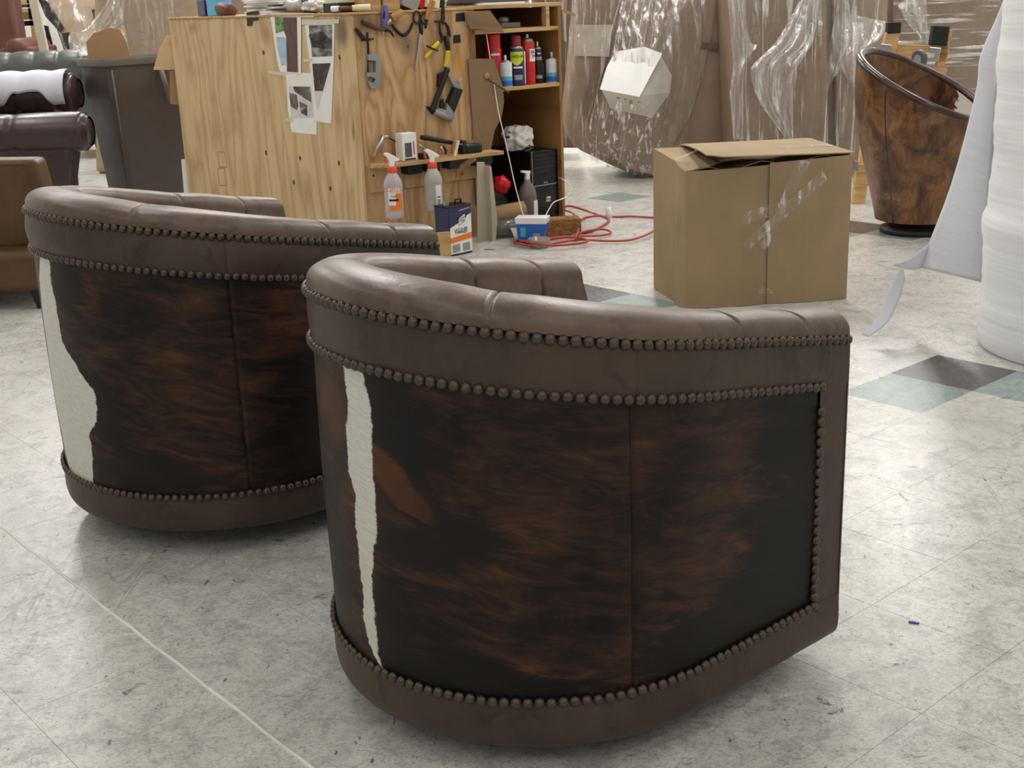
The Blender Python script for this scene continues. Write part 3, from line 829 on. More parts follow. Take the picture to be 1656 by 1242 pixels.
# awl with wooden handle and black strap
T, o = ftool('awl', 'wooden-handled awl with bright ferrule over a black strap', 'awl', 640, 30)
ftube([(650, 19), (640, 26), (633, 30)], [.018, .023, .017], 'handle', WOOD, T, o, .024)
ftube([(633, 31), (625, 39)], [.013, .010], 'ferrule', STEEL, T, o, .024)
ftube([(626, 39), (616, 47)], .003, 'spike', DSTEEL, T, o, .024)
T, o = ftool('strap', 'black strap looped between nails near the scissors', 'strap', 650, 50)
ftube([(634, 40), (644, 52), (653, 57), (662, 50), (668, 36)], [.006, .009, .009, .008, .006], 'loop', BLACKR, T, o, .010)
# scissors
T, o = ftool('scissors', 'black-handled scissors hanging with long grey blades down', 'scissors', 676, 45)
ring = [(674 + 6 * math.cos(q) * .9, 28 + 10 * math.sin(q)) for q in [2 * PI * k / 14 for k in range(14)]]
MB(o).tube([FP(u, v, .012) for u, v in ring], .005, 6, closed=True).build('finger_ring', BLACK, T, smooth=True)
ring = [(686 + 6 * math.cos(q) * .9, 30 + 9 * math.sin(q)) for q in [2 * PI * k / 14 for k in range(14)]]
MB(o).tube([FP(u, v, .012) for u, v in ring], .005, 6, closed=True).build('finger_ring', BLACK, T, smooth=True)
ftube([(680, 38), (682, 56)], [.012, .008], 'pivot', BLACK, T, o, .012)
fquad([(678, 54), (684, 54), (682, 70), (672, 116), (671, 108), (676, 70)], .004, 'blade', STEEL, T, o, .010)
# chisel
T, o = ftool('chisel', 'chisel with a tall wooden handle standing above the bench edge', 'chisel', 695, 15)
ftube([(700, 1), (697, 10), (692, 24), (690, 32)], [.017, .018, .014, .012], 'handle', WOOD, T, o, .026)
ftube([(690, 32), (688, 46)], [.010, .006], 'shank', DSTEEL, T, o, .022)
# file / rasp
T, o = ftool('file', 'flat dark steel file standing behind the pincers', 'file', 716, 20)
fquad([(714, 0), (718, 0), (719, 33), (713, 33)], .005, 'blade', DSTEEL, T, o, .018)
fquad([(714, 33), (718, 33), (717, 40), (715, 40)], .004, 'tang', DSTEEL, T, o, .018)
# big pincers
T, o = ftool('pincers', 'large black webbing pincers with yellow handle grips', 'pincers', 718, 60)
ftube([(703, 35), (716, 35), (724, 44), (727, 60)], [.005, .008, .009, .010], 'jaw', DSTEEL, T, o, .016)
ftube([(711, 36), (712, 52), (716, 64)], [.004, .008, .009], 'jaw', DSTEEL, T, o, .016)
ftube([(722, 58), (725, 82)], [.016, .013], 'pivot', DSTEEL, T, o, .016)
ftube([(724, 82), (722, 100), (719, 108)], [.013, .013, .010], 'grip', YELLOW, T, o, .018)
ftube([(714, 66), (708, 70)], [.009, .009], 'arm', DSTEEL, T, o, .016)
ftube([(709, 68), (700, 78), (687, 94)], [.012, .013, .010], 'grip', YELLOW, T, o, .018)
ftube([(690, 74), (700, 79), (708, 82)], [.005, .006, .005], 'spring', DSTEEL, T, o, .032)
# pneumatic stapler
T, o = ftool('staple_gun', 'black and silver pneumatic staple gun hanging head down', 'staple gun', 720, 120)
ftube([(724, 110), (711, 147), (698, 180)], [.016, .015, .016], 'magazine', DSTEEL, T, o, .022)
fquad([(707, 119), (716, 116), (712, 140), (706, 140)], .018, 'pusher', BLACK, T, o, .006)
fquad([(730, 141), (743, 145), (729, 182), (720, 166)], .034, 'grip', BLACKR, T, o, .006)
fquad([(721, 121), (726, 123), (731, 132), (743, 138), (743, 146), (731, 140)], .020, 'frame', GREYM, T, o, .010)
fquad([(703, 174), (717, 178), (718, 166), (728, 180), (731, 190), (727, 197), (704, 184)], .030, 'head', GREYM, T, o, .008)
ftube([(703, 180), (729, 193)], .017, 'cylinder', GREYM, T, o, .026, 12, False)
fquad([(712, 160), (716, 160), (716, 174), (710, 176)], .010, 'trigger', BLACK, T, o, .014)
ftube([(741, 138), (745, 126)], [.007, .004], 'air_fitting', STEEL, T, o, .02)
fquad([(688, 172), (693, 172), (701, 184), (698, 185)], .006, 'nose', DSTEEL, T, o, .010)

# ------------------------------------------------------------------ things on and under the narrow tool shelf
def sthing(name, label, cat, u, v, y):
    o = bl(u, v, y); return bthing(name, label, cat, o), o
# air blow gun
T, o = sthing('blow_gun', 'silver air blow gun leaning at the left end of the tool shelf', 'blow gun', 606, 254, -.05)
def SP(u, v, y=-.05): return bl(u, v, y)
MB(o).tube([SP(604, 254), SP(611, 238), SP(619, 222)], [.010, .011, .013], 10).build('handle', STEEL, T, smooth=True)
MB(o).tube([SP(618, 222), SP(629, 221)], [.013, .010], 10).build('body', STEEL, T, smooth=True)
MB(o).tube([SP(629, 223), SP(640, 229)], [.004, .003], 8).build('nozzle', DSTEEL, T, smooth=True)
MB(o).tube([SP(624, 229), SP(617, 244)], .003, 6).build('trigger', STEEL, T, smooth=True)
MB(o).tube([SP(603, 250), SP(605, 255)], [.013, .013], 10).build('fitting', WOOD, T, smooth=True)
# small product box
T, o = sthing('product_box', 'white product box with dark window standing on the tool shelf', 'box', 663, 254, -.07)
a, b = bl(652, 254, -.10), bl(675, 253, -.10)
MB(o).box(a.x, b.x, -.10, -.03, .491, .635).build('carton', WHITE, T, bevel=.002, seg=1)
MB(o).box(a.x + .014, b.x - .034, -.1015, -.1003, .51, .585).build('window', mat('grey_window', (86, 86, 88), .3), T)
MB(o).box(b.x - .022, b.x - .016, -.1015, -.1003, .52, .59).build('print_mark', REDCAP, T)
MB(o).box(a.x + .01, b.x - .01, -.1015, -.1003, .495, .503).build('print_mark', INK, T)
# black-handled tools lying on the shelf
T, o = sthing('mallet', 'tool with long black handle lying on the tool shelf', 'tool', 700, 250, -.06)
MB(o).tube([SP(681, 222), SP(690, 223), SP(715, 228), SP(732, 231)], [.012, .015, .013, .012], 10).build('handle', BLACK, T, smooth=True)
MB(o).tube([SP(730, 231), SP(745, 238)], [.008, .006], 8).build('shaft', DSTEEL, T, smooth=True)
MB(o).box(SP(742, 240).x, SP(742, 240).x + .03, -.085, -.035, .484, .56).build('head', DSTEEL, T, bevel=.006)
T, o = sthing('brush', 'brush with cream bristles lying beside the black tool', 'brush', 735, 248, -.09)
MB(o).obox(bl(735, 239, -.09), (.03, .02, .07), Matrix.Rotation(.35, 3, 'Y')).build('handle', WOOD, T, bevel=.004)
MB(o).obox(bl(738, 240, -.105), (.014, .016, .09), Matrix.Rotation(.35, 3, 'Y')).build('bristles', mat('cream_bristle', (226, 218, 176), .7), T, bevel=.002, seg=1)
T, o = sthing('glue_gun', 'dark blue-black glue gun lying at the right of the shelf', 'tool', 765, 248, -.06)
MB(o).tube([bl(745, 234, -.06), bl(760, 236, -.06), bl(775, 237, -.06)], [.010, .018, .020], 10).build('body', BLACK, T, smooth=True)
MB(o).box(bl(752, 240, -.07).x, bl(777, 240, -.07).x, -.09, -.04, .484, .53).build('grip', BLACKR, T, bevel=.008)
MB(o).tube([bl(743, 233, -.08), bl(758, 235, -.08)], .004, 6).build('stripe', CYAN, T, smooth=True)
T, o = sthing('wrench', 'small bright wrench lying among the shelf tools', 'wrench', 688, 248, -.09)
MB(o).tube([bl(676, 233, -.09), bl(692, 244, -.09)], [.004, .006], 6).build('shaft', STEEL, T, smooth=True)
MB(o).box(bl(680, 246, -.09).x, bl(698, 246, -.09).x, -.11, -.06, .484, .52).build('jaw', DSTEEL, T, bevel=.006)
T, o = sthing('pliers', 'small pliers with bright jaws standing on the shelf', 'pliers', 716, 250, -.10)
for du in (0, 5):
    MB(o).tube([bl(712 + du, 237, -.10), bl(716 + du, 243, -.10), bl(716 + du, 250, -.10)], [.006, .007, .004], 8).build('handle' if du else 'jaw', STEEL if not du else DSTEEL, T, smooth=True)
# spray bottles hooked on the shelf edge
def spray(label, u, v0, v1, bodym, liquid, y, lab):
    o = bl(u, v1, y); T = bthing('spray_bottle', label, 'spray bottle', o); T.rotation_euler.z = BTH - .42; T.scale = (1.14, 1.14, 1.0)
    top = bl(u, v0, y).z; z0 = o.z; hh = (top - z0) / .3
    k = lambda z: z * hh
    bx = o.x
    prof = [(.030, 0), (.041, k(.006)), (.043, k(.02)), (.043, k(.14)), (.045, k(.155)), (.040, k(.18)), (.022, k(.215)), (.017, k(.225))]
    MB().lathe(prof, (0, 0, 0), 24).build('bottle', bodym, T, smooth=True)
    if liquid:
        MB().lathe([(.0, .002), (.040, k(.0075)), (.042, k(.02)), (.042, k(.042))], (0, 0, 0), 24).build('liquid', liquid, T, smooth=True)
    MB().lathe([(.022, k(.218)), (.023, k(.222)), (.022, k(.245)), (.018, k(.248))], (0, 0, 0), 20).build('collar', mat('orange_red_collar', (222, 70, 42), .35), T, smooth=True)
    b = MB(); b.prism([(-.013, k(.245)), (.013, k(.245)), (.012, k(.268)), (.034, k(.272)), (.036, k(.279)), (.012, k(.297)), (-.014, k(.312)), (-.030, k(.312)), (-.034, k(.304)), (-.020, k(.29)), (-.012, k(.27))], -.011, .011)
    b.build('sprayer_head', WHITE, T, bevel=.003)
    b = MB(); b.prism([(-.024, k(.302)), (-.034, k(.300)), (-.036, k(.275)), (-.028, k(.262)), (-.022, k(.266)), (-.027, k(.28))], -.007, .007)
    b.build('trigger', mat('orange_trigger', (216, 72, 48), .35), T, bevel=.002, seg=1)
    r = .0448
    def patch(name, m, a0, a1, z0_, z1_, rr=r):
        MB().surf(lambda a, b_: (Vector((rr * math.sin(a0 + (a1 - a0) * a), -rr * math.cos(a0 + (a1 - a0) * a), k(z0_ + (z1_ - z0_) * b_)))), 12, 3).build(name, m, T, smooth=True)
    if lab == 1:
        patch('label_white', WHITEP, -.75, .6, .05, .155, .0440)
        patch('label_orange', ORANGE, .05, .75, .045, .125, .0444); patch('label_orange', ORANGE, -.7, .1, .045, .068, .0444)
        patch('label_black', INK, -.65, .35, .088, .098, .0448)
        text('label_text', 'HDX', .026 * hh, ORANGE, T, Matrix.Translation((-.006, -.0462, k(.137))) @ Matrix.Rotation(PI / 2, 4, 'X'))
        text('label_text', 'Multi', .013 * hh, INK, T, Matrix.Translation((-.009, -.0462, k(.112))) @ Matrix.Rotation(PI / 2, 4, 'X'))
    else:
        patch('label_white', WHITEP, .05, .75, .03, .14, .0440)
        patch('bar_code', GREYPR, .2, .55, .04, .068, .0445); patch('label_black', INK, .2, .55, .078, .083, .0445)
    return T
M_BCLEAR = mat('cloudy_plastic', (214, 200, 206), .3, trans=.35); M_BGREY = mat('cloudy_grey_plastic', (186, 186, 176), .3, trans=.15); M_PINK = mat('pink_liquid', (224, 150, 168), .2, trans=.3)
spray('spray bottle with orange label and pink liquid hooked on the shelf edge', 639, 250, 353, M_BCLEAR, M_PINK, -.185, 1)
spray('grey spray bottle with white barcode label hooked on the shelf edge', 703, 244, 343, M_BGREY, None, -.185, 2)

# ------------------------------------------------------------------ cans in the open shelf
def can(label, u0, u1, vb, vt, y, m, kind):
    a, b = bl(u0, vb, y), bl(u1, vb, y); z = .8155
    # keep the foot on the shelf board: slide along the ray until it meets the board height
    r = (b.x - a.x) / 2; cx = (a.x + b.x) / 2; zt_ = bl((u0 + u1) / 2, vt, y).z; h = zt_ - z
    T = bthing('aerosol_can', label, 'aerosol can', (cx, y, z), 'aerosol cans on the open shelf'); T.rotation_euler.z = BTH - .40
    r *= .97
    if kind == 'cap':
        MB().lathe([(r * .97, 0), (r, .004), (r, h * .72), (r * .96, h * .73)], n=20).build('body', m, T, auto=40)
        MB().lathe([(r * .9, h * .73), (r * .9, h * .98), (r * .8, h)], n=20).build('cap', RED, T, auto=40)
        MB().box(-r * .5, r * .5, -r * 1.02, -r * .9, h * .60, h * .64).build('print_mark', WHITEP, T)
    else:
        hb = {'wd': .72, 'red': .84, 'black': .80, 'white': .76}[kind]
        MB().lathe([(r * .96, 0), (r, .004), (r, h * hb), (r * .95, h * (hb + .015))], n=20).build('body', m, T, auto=40)
        MB().lathe([(r * .95, h * (hb + .01)), (r * .7, h * (hb + .07)), (r * .45, h * (hb + .085)), (r * .3, h * (hb + .085))], n=20).build('dome', STEEL, T, smooth=True)
        if kind == 'wd':
            MB().lathe([(r * .62, h * .80), (r * .62, h * .96), (r * .5, h)], n=16).build('cap', REDCAP, T, auto=40)
        else:
            MB().lathe([(r * .2, h * (hb + .07)), (r * .2, h * .98), (r * .12, h)], n=10).build('nozzle', WHITE, T, auto=40)
    rr = r * 1.012
    def patch(name, mm, a0, a1, z0_, z1_, k=1.0):
        MB().surf(lambda p, q: Vector((rr * k * math.sin(a0 + (a1 - a0) * p), -rr * k * math.cos(a0 + (a1 - a0) * p), z0_ + (z1_ - z0_) * q)), 10, 3).build(name, mm, T, smooth=True)
    fx = Matrix.Rotation(PI / 2, 4, 'X')
    if kind == 'wd':
        pts = [(-1.05, .66), (.62, .66), (.62, .50), (.3, .44), (-.25, .41), (-.8, .45), (-1.05, .52)]
        MB().surf(lambda p, q: Vector((rr * math.sin(-1.1 + 1.75 * p), -rr * math.cos(-1.1 + 1.75 * p), h * ((.52 - .11 * math.sin(PI * p)) * (1 - q) + .68 * q))), 12, 4).build('badge', YELPR, T, smooth=True)
        text('badge_text', 'WD-40', .025, INK, T, Matrix.Translation((-.006, -rr - .002, h * .585)) @ fx)
        patch('label_white', WHITEP, -.7, .5, h * .35, h * .385); patch('print_mark', REDCAP, -.3, .0, h * .29, h * .305); patch('print_mark', GREYPR, -.6, .45, h * .12, h * .22)
        MB().tube([(r * .86, -r * .62, h * .03), (r * .86, -r * .62, h * .68)], .004, 6).build('straw', WHITE, T, smooth=True)
    if kind == 'red':
        patch('label_white', WHITEP, .0, 1.2, h * .46, h * .71)
        text('label_text', 'BRA', .026, INK, T, Matrix.Translation((r * .62, -rr * .92, h * .645)) @ Matrix.Rotation(.55, 4, 'Z') @ fx)
        text('label_text', 'PA', .026, INK, T, Matrix.Translation((r * .62, -rr * .92, h * .56)) @ Matrix.Rotation(.55, 4, 'Z') @ fx)
    if kind == 'white':
        patch('label_blue', BLUE, -1.3, 1.3, h * .03, h * .20); patch('label_cyan', CYAN, -1.3, 1.3, h * .20, h * .33)
    if kind == 'black':
        patch('print_mark', GREYPR, -.6, .6, h * .56, h * .64); patch('print_mark', GREYPR, -.7, .7, h * .12, h * .2); patch('print_mark', WHITEP, -.3, .3, h * .70, h * .74)
    return T
CANW = mat('pale_blue_white_can', (206, 214, 218), .3, coat=.3)
can('tall all-red spray can with red cap behind the cardboard', 788, 811, 137, 55, .10, RED, 'cap')
can('short white and blue spray can left of the navy can', 810, 827, 136, 89, .045, CANW, 'white')
can('navy spray can with yellow shield badge and dull red cap', 826, 847, 133, 57, .06, NAVY, 'wd')
can('tall red spray can with white label and silver dome', 845, 864, 132, 55, .07, RED, 'red')
can('black spray can with grey lettering, right of the red can', 864, 877, 130, 67, .08, BLACK, 'black')
can('short white and blue spray can at the right end of the shelf', 885, 901, 130, 84, .06, CANW, 'white')
T = bthing('plastic_bag', 'crumpled clear bag of dark screws behind the short can', 'bag', (bl(880, 130, .14).x, .16, .816))
MB().ico((0, 0, .05), .05, 3, .5, (.8, .8, 1.0), 2).build('bag', mat('grey_film_bag', (150, 146, 140), .3), T, smooth=True)
T = bthing('parts_tray', 'grey plastic parts tray on the top shelf', 'tray', (bl(818, 40, .12).x, .12, 1.1345))
MB().box(-.07, .07, -.05, .05, 0, .03).build('tray', mat('grey_tray', (112, 108, 100), .5), T, bevel=.006)
MB().lathe([(.03, .03), (.035, .05), (.02, .062)], (-.02, 0, 0), 16).build('roll', GREYM, T, smooth=True)
# cardboard caught between bench and shelf
def bsheet(name, label, cat, pts, y, m, th=.005, tilt=0.0):
    q = [bl(u, v, y) for u, v in pts]; zmin = min(p.z for p in q); o = Vector((sum(p.x for p in q) / len(q), y, max(0, zmin)))
    T = bthing(name, label, cat, o)
    b = MB(o); b.prism([(p.x, p.z) for p in q], y - th / 2, y + th / 2)
    b.build('sheet', m, T, bevel=.0015, seg=1)
    return T, o
T, o = bsheet('cardboard_flap', 'folded cardboard flap sticking out over the open shelf', 'cardboard', [(752, 19), (792, 17), (813, 46), (812, 52), (757, 46)], -.03, CARDD, .006)
MB(o).prism([(bl(755, 40, -.04).x, bl(755, 40, -.04).z), (bl(808, 45, -.04).x, bl(808, 45, -.04).z), (bl(812, 52, -.04).x, bl(812, 52, -.04).z), (bl(757, 46, -.04).x, bl(757, 46, -.04).z)], -.06, -.034).build('fold', CARDD, T)
T, o = bsheet('cardboard_sheet', 'large curved brown cardboard template hanging by the open shelf', 'cardboard',
       [(757, 95), (798, 95), (806, 118), (813, 140), (815, 165), (811, 190), (800, 210), (794, 240), (792, 290), (797, 330), (770, 330), (764, 200)], -.012, CARDD, .005)
c = bl(787, 123, -.018); MB(o).lathe([(.018, 0), (.018, .006), (.012, .009)], (c.x, c.y + .003, c.z), 14, (0, -1, 0)).build('knot', CARD, T, smooth=True)
T = bthing('dowel', 'thin dark rod sticking out of the cardboard template', 'rod', bl(790, 128, -.03))
MB(bl(790, 128, -.03)).tube([bl(790, 128, -.03), bl(823, 150, -.05)], .006, 8).build('rod', WOODD, T, smooth=True)
T, o = bsheet('foam_board', 'tall pale grey folded board leaning beside the solvent can', 'board',
       [(771, 262), (783, 262), (784, 268), (796, 358), (793, 402), (772, 398)], -.155, CARDG, .006)
q = [bl(784, 268, -.158), bl(787, 268, -.158), bl(797, 356, -.158), bl(793, 402, -.158), bl(790, 402, -.158)]
MB(o).prism([(p.x, p.z) for p in q], -.20, -.156).build('folded_edge', CARDG, T)
T, o = bsheet('switch_plate', 'white outlet plate behind the right end of the tool shelf', 'plate', [(764, 226), (782, 227), (782, 250), (764, 250)], -.004, WHITE, .006)
p = bl(774, 238, -.008); MB(o).box(p.x - .012, p.x + .012, -.011, -.0075, p.z - .02, p.z + .02).build('slot', GREYPR, T)

# ------------------------------------------------------------------ things in the foot of the open shelf and on the floor in front
PCX, PCY = bl(870, 352, .03).x, .03
T = thing('computer_tower', 'black computer tower with thin silver edge under the open shelf', 'computer', bw((1.383, .03, 0)), BTH)
MB().box(-.19, .0, .012, .44, .004, .43).build('case', BLACK, T, bevel=.004)
T2 = MB().box(.0, .005, .0, .02, .0, .0); 
MB().box(-.195, .002, 0, .012, .004, .43).build('front_bezel', mat('bezel_black', (14, 14, 15), .25), T, bevel=.003)
MB().box(-.199, -.1945, -.003, .013, .004, .432).build('silver_edge', STEEL, T)
MB().box(-.185, -.01, -.002, .0, .225, .230).build('silver_edge', STEEL, T)
for k in range(5): MB().box(-.18, -.015, -.003, .0, .30 + k * .024, .316 + k * .024).build('drive_cover', BLACK, T, bevel=.001, seg=1)
for k in range(2): MB().box(-.11 + k * .018, -.098 + k * .018, -.003, 0, .238, .246).build('port', GREYPR, T)
MB().box(-.092, -.062, -.002, .0, .125, .155).build('badge', WHITE, T)
text('badge_text', 'hp', .028, INK, T, Matrix.Translation((-.077, -.0035, .141)) @ Matrix.Rotation(PI / 2, 4, 'X'))
T = bthing('paper_bag', 'crumpled white printed bag on top of the computer', 'bag', bl(875, 236, .12))
T.location = bw((1.19, .16, .4315))
bgm = NT('printed_bag_white'); pp_ = bgm.pos('Object'); nn = bgm.noise(bgm.mapv(pp_, (9, 9, 14)), 1, 2, .5)
PRB = bgm.bsdf(bgm.mix(bgm.sstep(nn, .62, .66), lin((226, 224, 220)), lin((40, 40, 44))), .6)
MB().ico((0, 0, .072), .085, 4, .5, (1.05, .9, .9), 5, 2.0).build('bag', PRB, T)
T = bthing('spray_bottle', 'grey spray bottle with white trigger beside the computer', 'spray bottle', (1.085, -.045, 0))
MB().lathe([(.045, 0), (.055, .01), (.055, .19), (.045, .24), (.02, .275), (.018, .29)], n=22).build('bottle', mat('smoky_bottle', (112, 100, 100), .3), T, smooth=True)
MB().prism([(-.012, .285), (.014, .285), (.016, .32), (.024, .335), (-.04, .345), (-.042, .332), (-.010, .325)], -.011, .011).build('sprayer_head', WHITE, T, bevel=.003)
MB().box(.0, .03, -.0565, -.045, .03, .17).build('label', WHITEP, T, bevel=.002, seg=1)
T = bthing('glove', 'red rubber glove on a black bundle under the shelf', 'glove', (.90, .06, .12))
MB().ico((0, -.10, .16), .05, 3, .5, (1, .8, 1), 3).build('palm', REDP, T, smooth=True)
MB().tube([(-.03, 0, .15), (-.07, -.02, .08), (-.08, -.02, .0)], [.03, .035, .03], 10).build('cuff', mat('pink_cuff', (196, 96, 98), .5), T, smooth=True)
T = bthing('tool_bag', 'black cloth bundle in the dark foot of the open shelf', 'bag', (.92, .16, 0))
MB().ico((0, 0, .12), .14, 3, .35, (1, .9, .9), 6).build('bag', BLACKR, T, smooth=True)
T = bthing('cardboard_tube', 'brown cardboard tube lying with round end showing', 'tube', (.90, -.07, .115))
MB().lathe([(.0, -.10), (.055, -.10), (.055, .11), (.055, .112)], (0, 0, 0), 24, (1, -.35, .1)).build('tube', CARD, T, auto=40)
T = bthing('clear_bottle', 'clear grey plastic bottle lying on its side on the floor', 'bottle', (.90, -.17, .05))
MB().lathe([(.02, -.15), (.045, -.13), (.05, -.06), (.05, .08), (.045, .12), (.03, .13)], (0, 0, 0), 20, (1, -.2, -.06)).build('bottle', mat('smoky_clear_plastic', (150, 146, 136), .2, trans=.6), T, smooth=True)
MB().tube([(.02, -.052, -.045), (.015, -.058, 0), (.0, -.05, .045), (-.005, 0, .055)], .005, 6).build('handle_loop', WHITE, T, smooth=True)
T = bthing('cardboard_disc', 'pale cardboard disc piece lying at the foot of the grey board', 'cardboard', (.86, -.31, .001))
MB().prism([(-.09, -.06), (-.02, -.07), (.10, .0), (.07, .05), (-.07, .09)], 0, .006, 'z').build('sheet', CARDG, T)
T.rotation_euler = (math.radians(20), 0, BTH - .3); T.location.z = .026
# blue and white box
c = atZ(862, 393); T = thing('carton', 'blue and white carton standing open on the extension cord', 'box', (c.x, c.y, .012), BTH - .9)
R_ = Matrix.Rotation(-.05, 3, 'Y')
MB().prism([(-.075, 0), (.06, 0), (.085, .10), (-.085, .10)], -.04, .05).build('carton', BLUE, T, bevel=.003)
MB().prism([(-.085, .10), (.085, .10), (.09, .135), (-.09, .135)], -.045, .055).build('rim', WHITE, T, bevel=.003)
MB().box(.01, .05, -.0415, -.0400, .015, .05).build('print_mark', GREYPR, T)
MB().box(-.06, -.03, -.0415, -.0400, .03, .08).build('print_mark', CYAN, T)
c = atZ(908, 381); T = thing('wood_block', 'rough brown wood block lying beside the blue carton', 'wood', (c.x, c.y + .03, 0), BTH - .55)
RUST = NT('rough_bark'); pp_ = RUST.pos('Object'); nn = RUST.noise(RUST.mapv(pp_, (14, 14, 30)), 1.5, 4, .7)
M_RUST = RUST.bsdf(RUST.ramp(nn, [(.3, lin((96, 64, 38))), (.55, lin((146, 104, 62))), (.75, lin((176, 140, 92)))]), .8, 0, .3, RUST.bump(nn, .4, .01))
MB().box(-.11, .11, -.05, .05, 0.002, .10).build('block', M_RUST, T, bevel=.012, seg=3)
c = atZ(872, 400); T = thing('plastic_cup', 'crushed clear plastic cup on the coiled cord', 'cup', (c.x, c.y, .0), .3)
MB().lathe([(.045, 0), (.05, .004), (.058, .03), (.062, .05), (.058, .05), (.052, .01)], n=18).build('cup', mat('clear_cup', (206, 196, 186), .2, trans=.6), T, smooth=True)
c = atZ(985, 352); T = thing('bottle_cap', 'small white plastic plug end lying on the floor', 'plug', (c.x, c.y, 0), .3)
MB().lathe([(.022, 0), (.022, .03), (.014, .045), (.012, .065)], n=12).build('cap', WHITE, T, smooth=True)
# white cables
T = thing('cable', 'white cable hanging past the dark foot of the open shelf', 'cable', bw((.86, -.02, .7)))
pts = [(762, 62), (796, 108), (812, 195)] if False else [(786, 52), (795, 110), (805, 175), (811, 202), (822, 250), (833, 300), (846, 348), (855, 378), (862, 392)]
yy = [0.02, .0, -.04, -.05, -.08, -.12, -.20, -.27, -.30]
P = catmull([bl(u, v, y) for (u, v), y in zip(pts, yy)], 6)
MB((.86, -.02, .7)).tube(P, .0032, 6).build('cord', WHITE, T, smooth=True); T.rotation_euler = (0, 0, BTH)
T = thing('cable', 'white cable looping from the computer front to the floor', 'cable', bw((1.2, -.02, .2)), BTH)
pts = [(903, 287), (913, 292), (924, 304), (916, 318), (896, 327), (888, 338), (880, 353)]; yy = [.03, -.03, -.07, -.08, -.10, -.13, -.16]
MB((1.2, -.02, .2)).tube(catmull([bl(u, v, y) for (u, v), y in zip(pts, yy)], 6), .0032, 6).build('cord', WHITE, T, smooth=True)
# orange-red extension cord, coiled
M_CORD = mat('red_orange_cord', (172, 66, 52), .5)
def fl(u, v, z): return atZ(u, v, z)
o0 = atZ(930, 385)
T = thing('extension_cord', 'red-orange extension cord lying in loose coils on the floor', 'cord', (o0.x, o0.y, 0))
runs = [[(1060, 352), (1020, 351), (994, 350), (960, 349), (940, 356), (936, 366), (940, 376), (962, 372), (985, 356), (960, 344), (935, 336), (918, 334), (905, 338)],
        [(1060, 372), (1040, 383), (1015, 388), (980, 389), (940, 389), (905, 392), (870, 397), (845, 396), (832, 392), (845, 387), (880, 384), (930, 383), (970, 380), (988, 376), (975, 372), (945, 374), (920, 382), (890, 388), (850, 392)],
        [(838, 388), (860, 394), (900, 396), (950, 390), (930, 385), (890, 386), (860, 389), (842, 391)],
        [(905, 338), (925, 345), (934, 356), (935, 372), (930, 386)]]
for k, rn in enumerate(runs):
    zz = .007 + .011 * k
    P = catmull([Vector((*atZ(u, v, zz).xy, zz + .004 * math.sin(i * 1.9))) for i, (u, v) in enumerate(rn)], 7)
    MB((o0.x, o0.y, 0)).tube(P, .0065, 7).build('cord', M_CORD, T, smooth=True)
# lacquer thinner can
c = atZ(744, 412)
a, b, d = atZ(729, 416), atZ(765, 408), atZ(706, 395)
ang = math.atan2(b.y - a.y, b.x - a.x); wd = (b - a).length
T = thing('solvent_can', 'navy metal gallon can of lacquer thinner with white and orange label', 'can', ((a.x + b.x) / 2, (a.y + b.y) / 2, 0), ang)
hc = .262; dp = .115
MB().box(-wd / 2, wd / 2, 0, dp, 0, hc).build('body', NAVY, T, bevel=.006)
MB().box(-wd / 2 - .002, wd / 2 + .002, -.002, dp + .002, hc - .004, hc + .003).build('rim', DSTEEL, T, bevel=.003)
MB().lathe([(.017, hc), (.017, hc + .02), (.013, hc + .022)], (-wd / 2 + .035, dp * .5, 0), 14).build('cap', STEEL, T, auto=40)
MB().tube([(.02, dp / 2, hc), (.02, dp / 2, hc + .025), (wd / 2 - .02, dp / 2, hc + .025), (wd / 2 - .02, dp / 2, hc)], .006, 6).build('handle', DSTEEL, T, smooth=True)
w2 = wd / 2
def face(name, pts, m, out): MB().prism(pts, -out, -out + .0006).build(name, m, T)
face('label_white', [(-w2 + .004, .012), (w2 - .004, .012), (w2 - .004, hc * .82), (w2 * .55, hc * .78), (w2 * .4, hc * .72), (-w2 + .004, hc * .58)], WHITEP, .0012)
face('label_orange', [(-w2 + .004, hc * .27), (w2 - .004, hc * .31), (w2 - .004, hc * .43), (-w2 + .004, hc * .38)], ORANGE, .0020)
face('badge', [(-w2 * .20, hc * .60), (w2 * .42, hc * .68), (w2 * .42, hc * .84), (-w2 * .20, hc * .76)], INK, .0020)
face('badge', [(-w2 * .17, hc * .615), (w2 * .39, hc * .69), (w2 * .39, hc * .825), (-w2 * .17, hc * .75)], WHITEP, .0026)
for k in (-.45, .45): face('print_block', [(w2 * k - w2 * .35, hc * .07), (w2 * k + w2 * .3, hc * .08), (w2 * k + w2 * .3, hc * .24), (w2 * k - w2 * .35, hc * .23)], GREYPR, .0020)
fx = Matrix.Rotation(PI / 2, 4, 'X')
text('label_text', 'LACQUER', .021, INK, T, Matrix.Translation((0, -.0024, hc * .525)) @ fx)
text('label_text', 'THINNER', .021, INK, T, Matrix.Translation((0, -.0024, hc * .465)) @ fx)
text('badge_text', 'KLEAN', .0155, INK, T, Matrix.Translation((w2 * .11, -.003, hc * .75)) @ Matrix.Rotation(-.14, 4, 'Y') @ fx)
text('badge_text', 'STRIP', .0155, INK, T, Matrix.Translation((w2 * .11, -.003, hc * .69)) @ Matrix.Rotation(-.14, 4, 'Y') @ fx)
text('label_text', 'Makes it easier', .010, WHITEP, T, Matrix.Translation((w2 * .3, -.001, hc * .91)) @ fx) if False else face('print_mark', [(-w2 * .1, hc * .895), (w2 * .85, hc * .92), (w2 * .85, hc * .945), (-w2 * .1, hc * .92)], GREYPR, .0012)
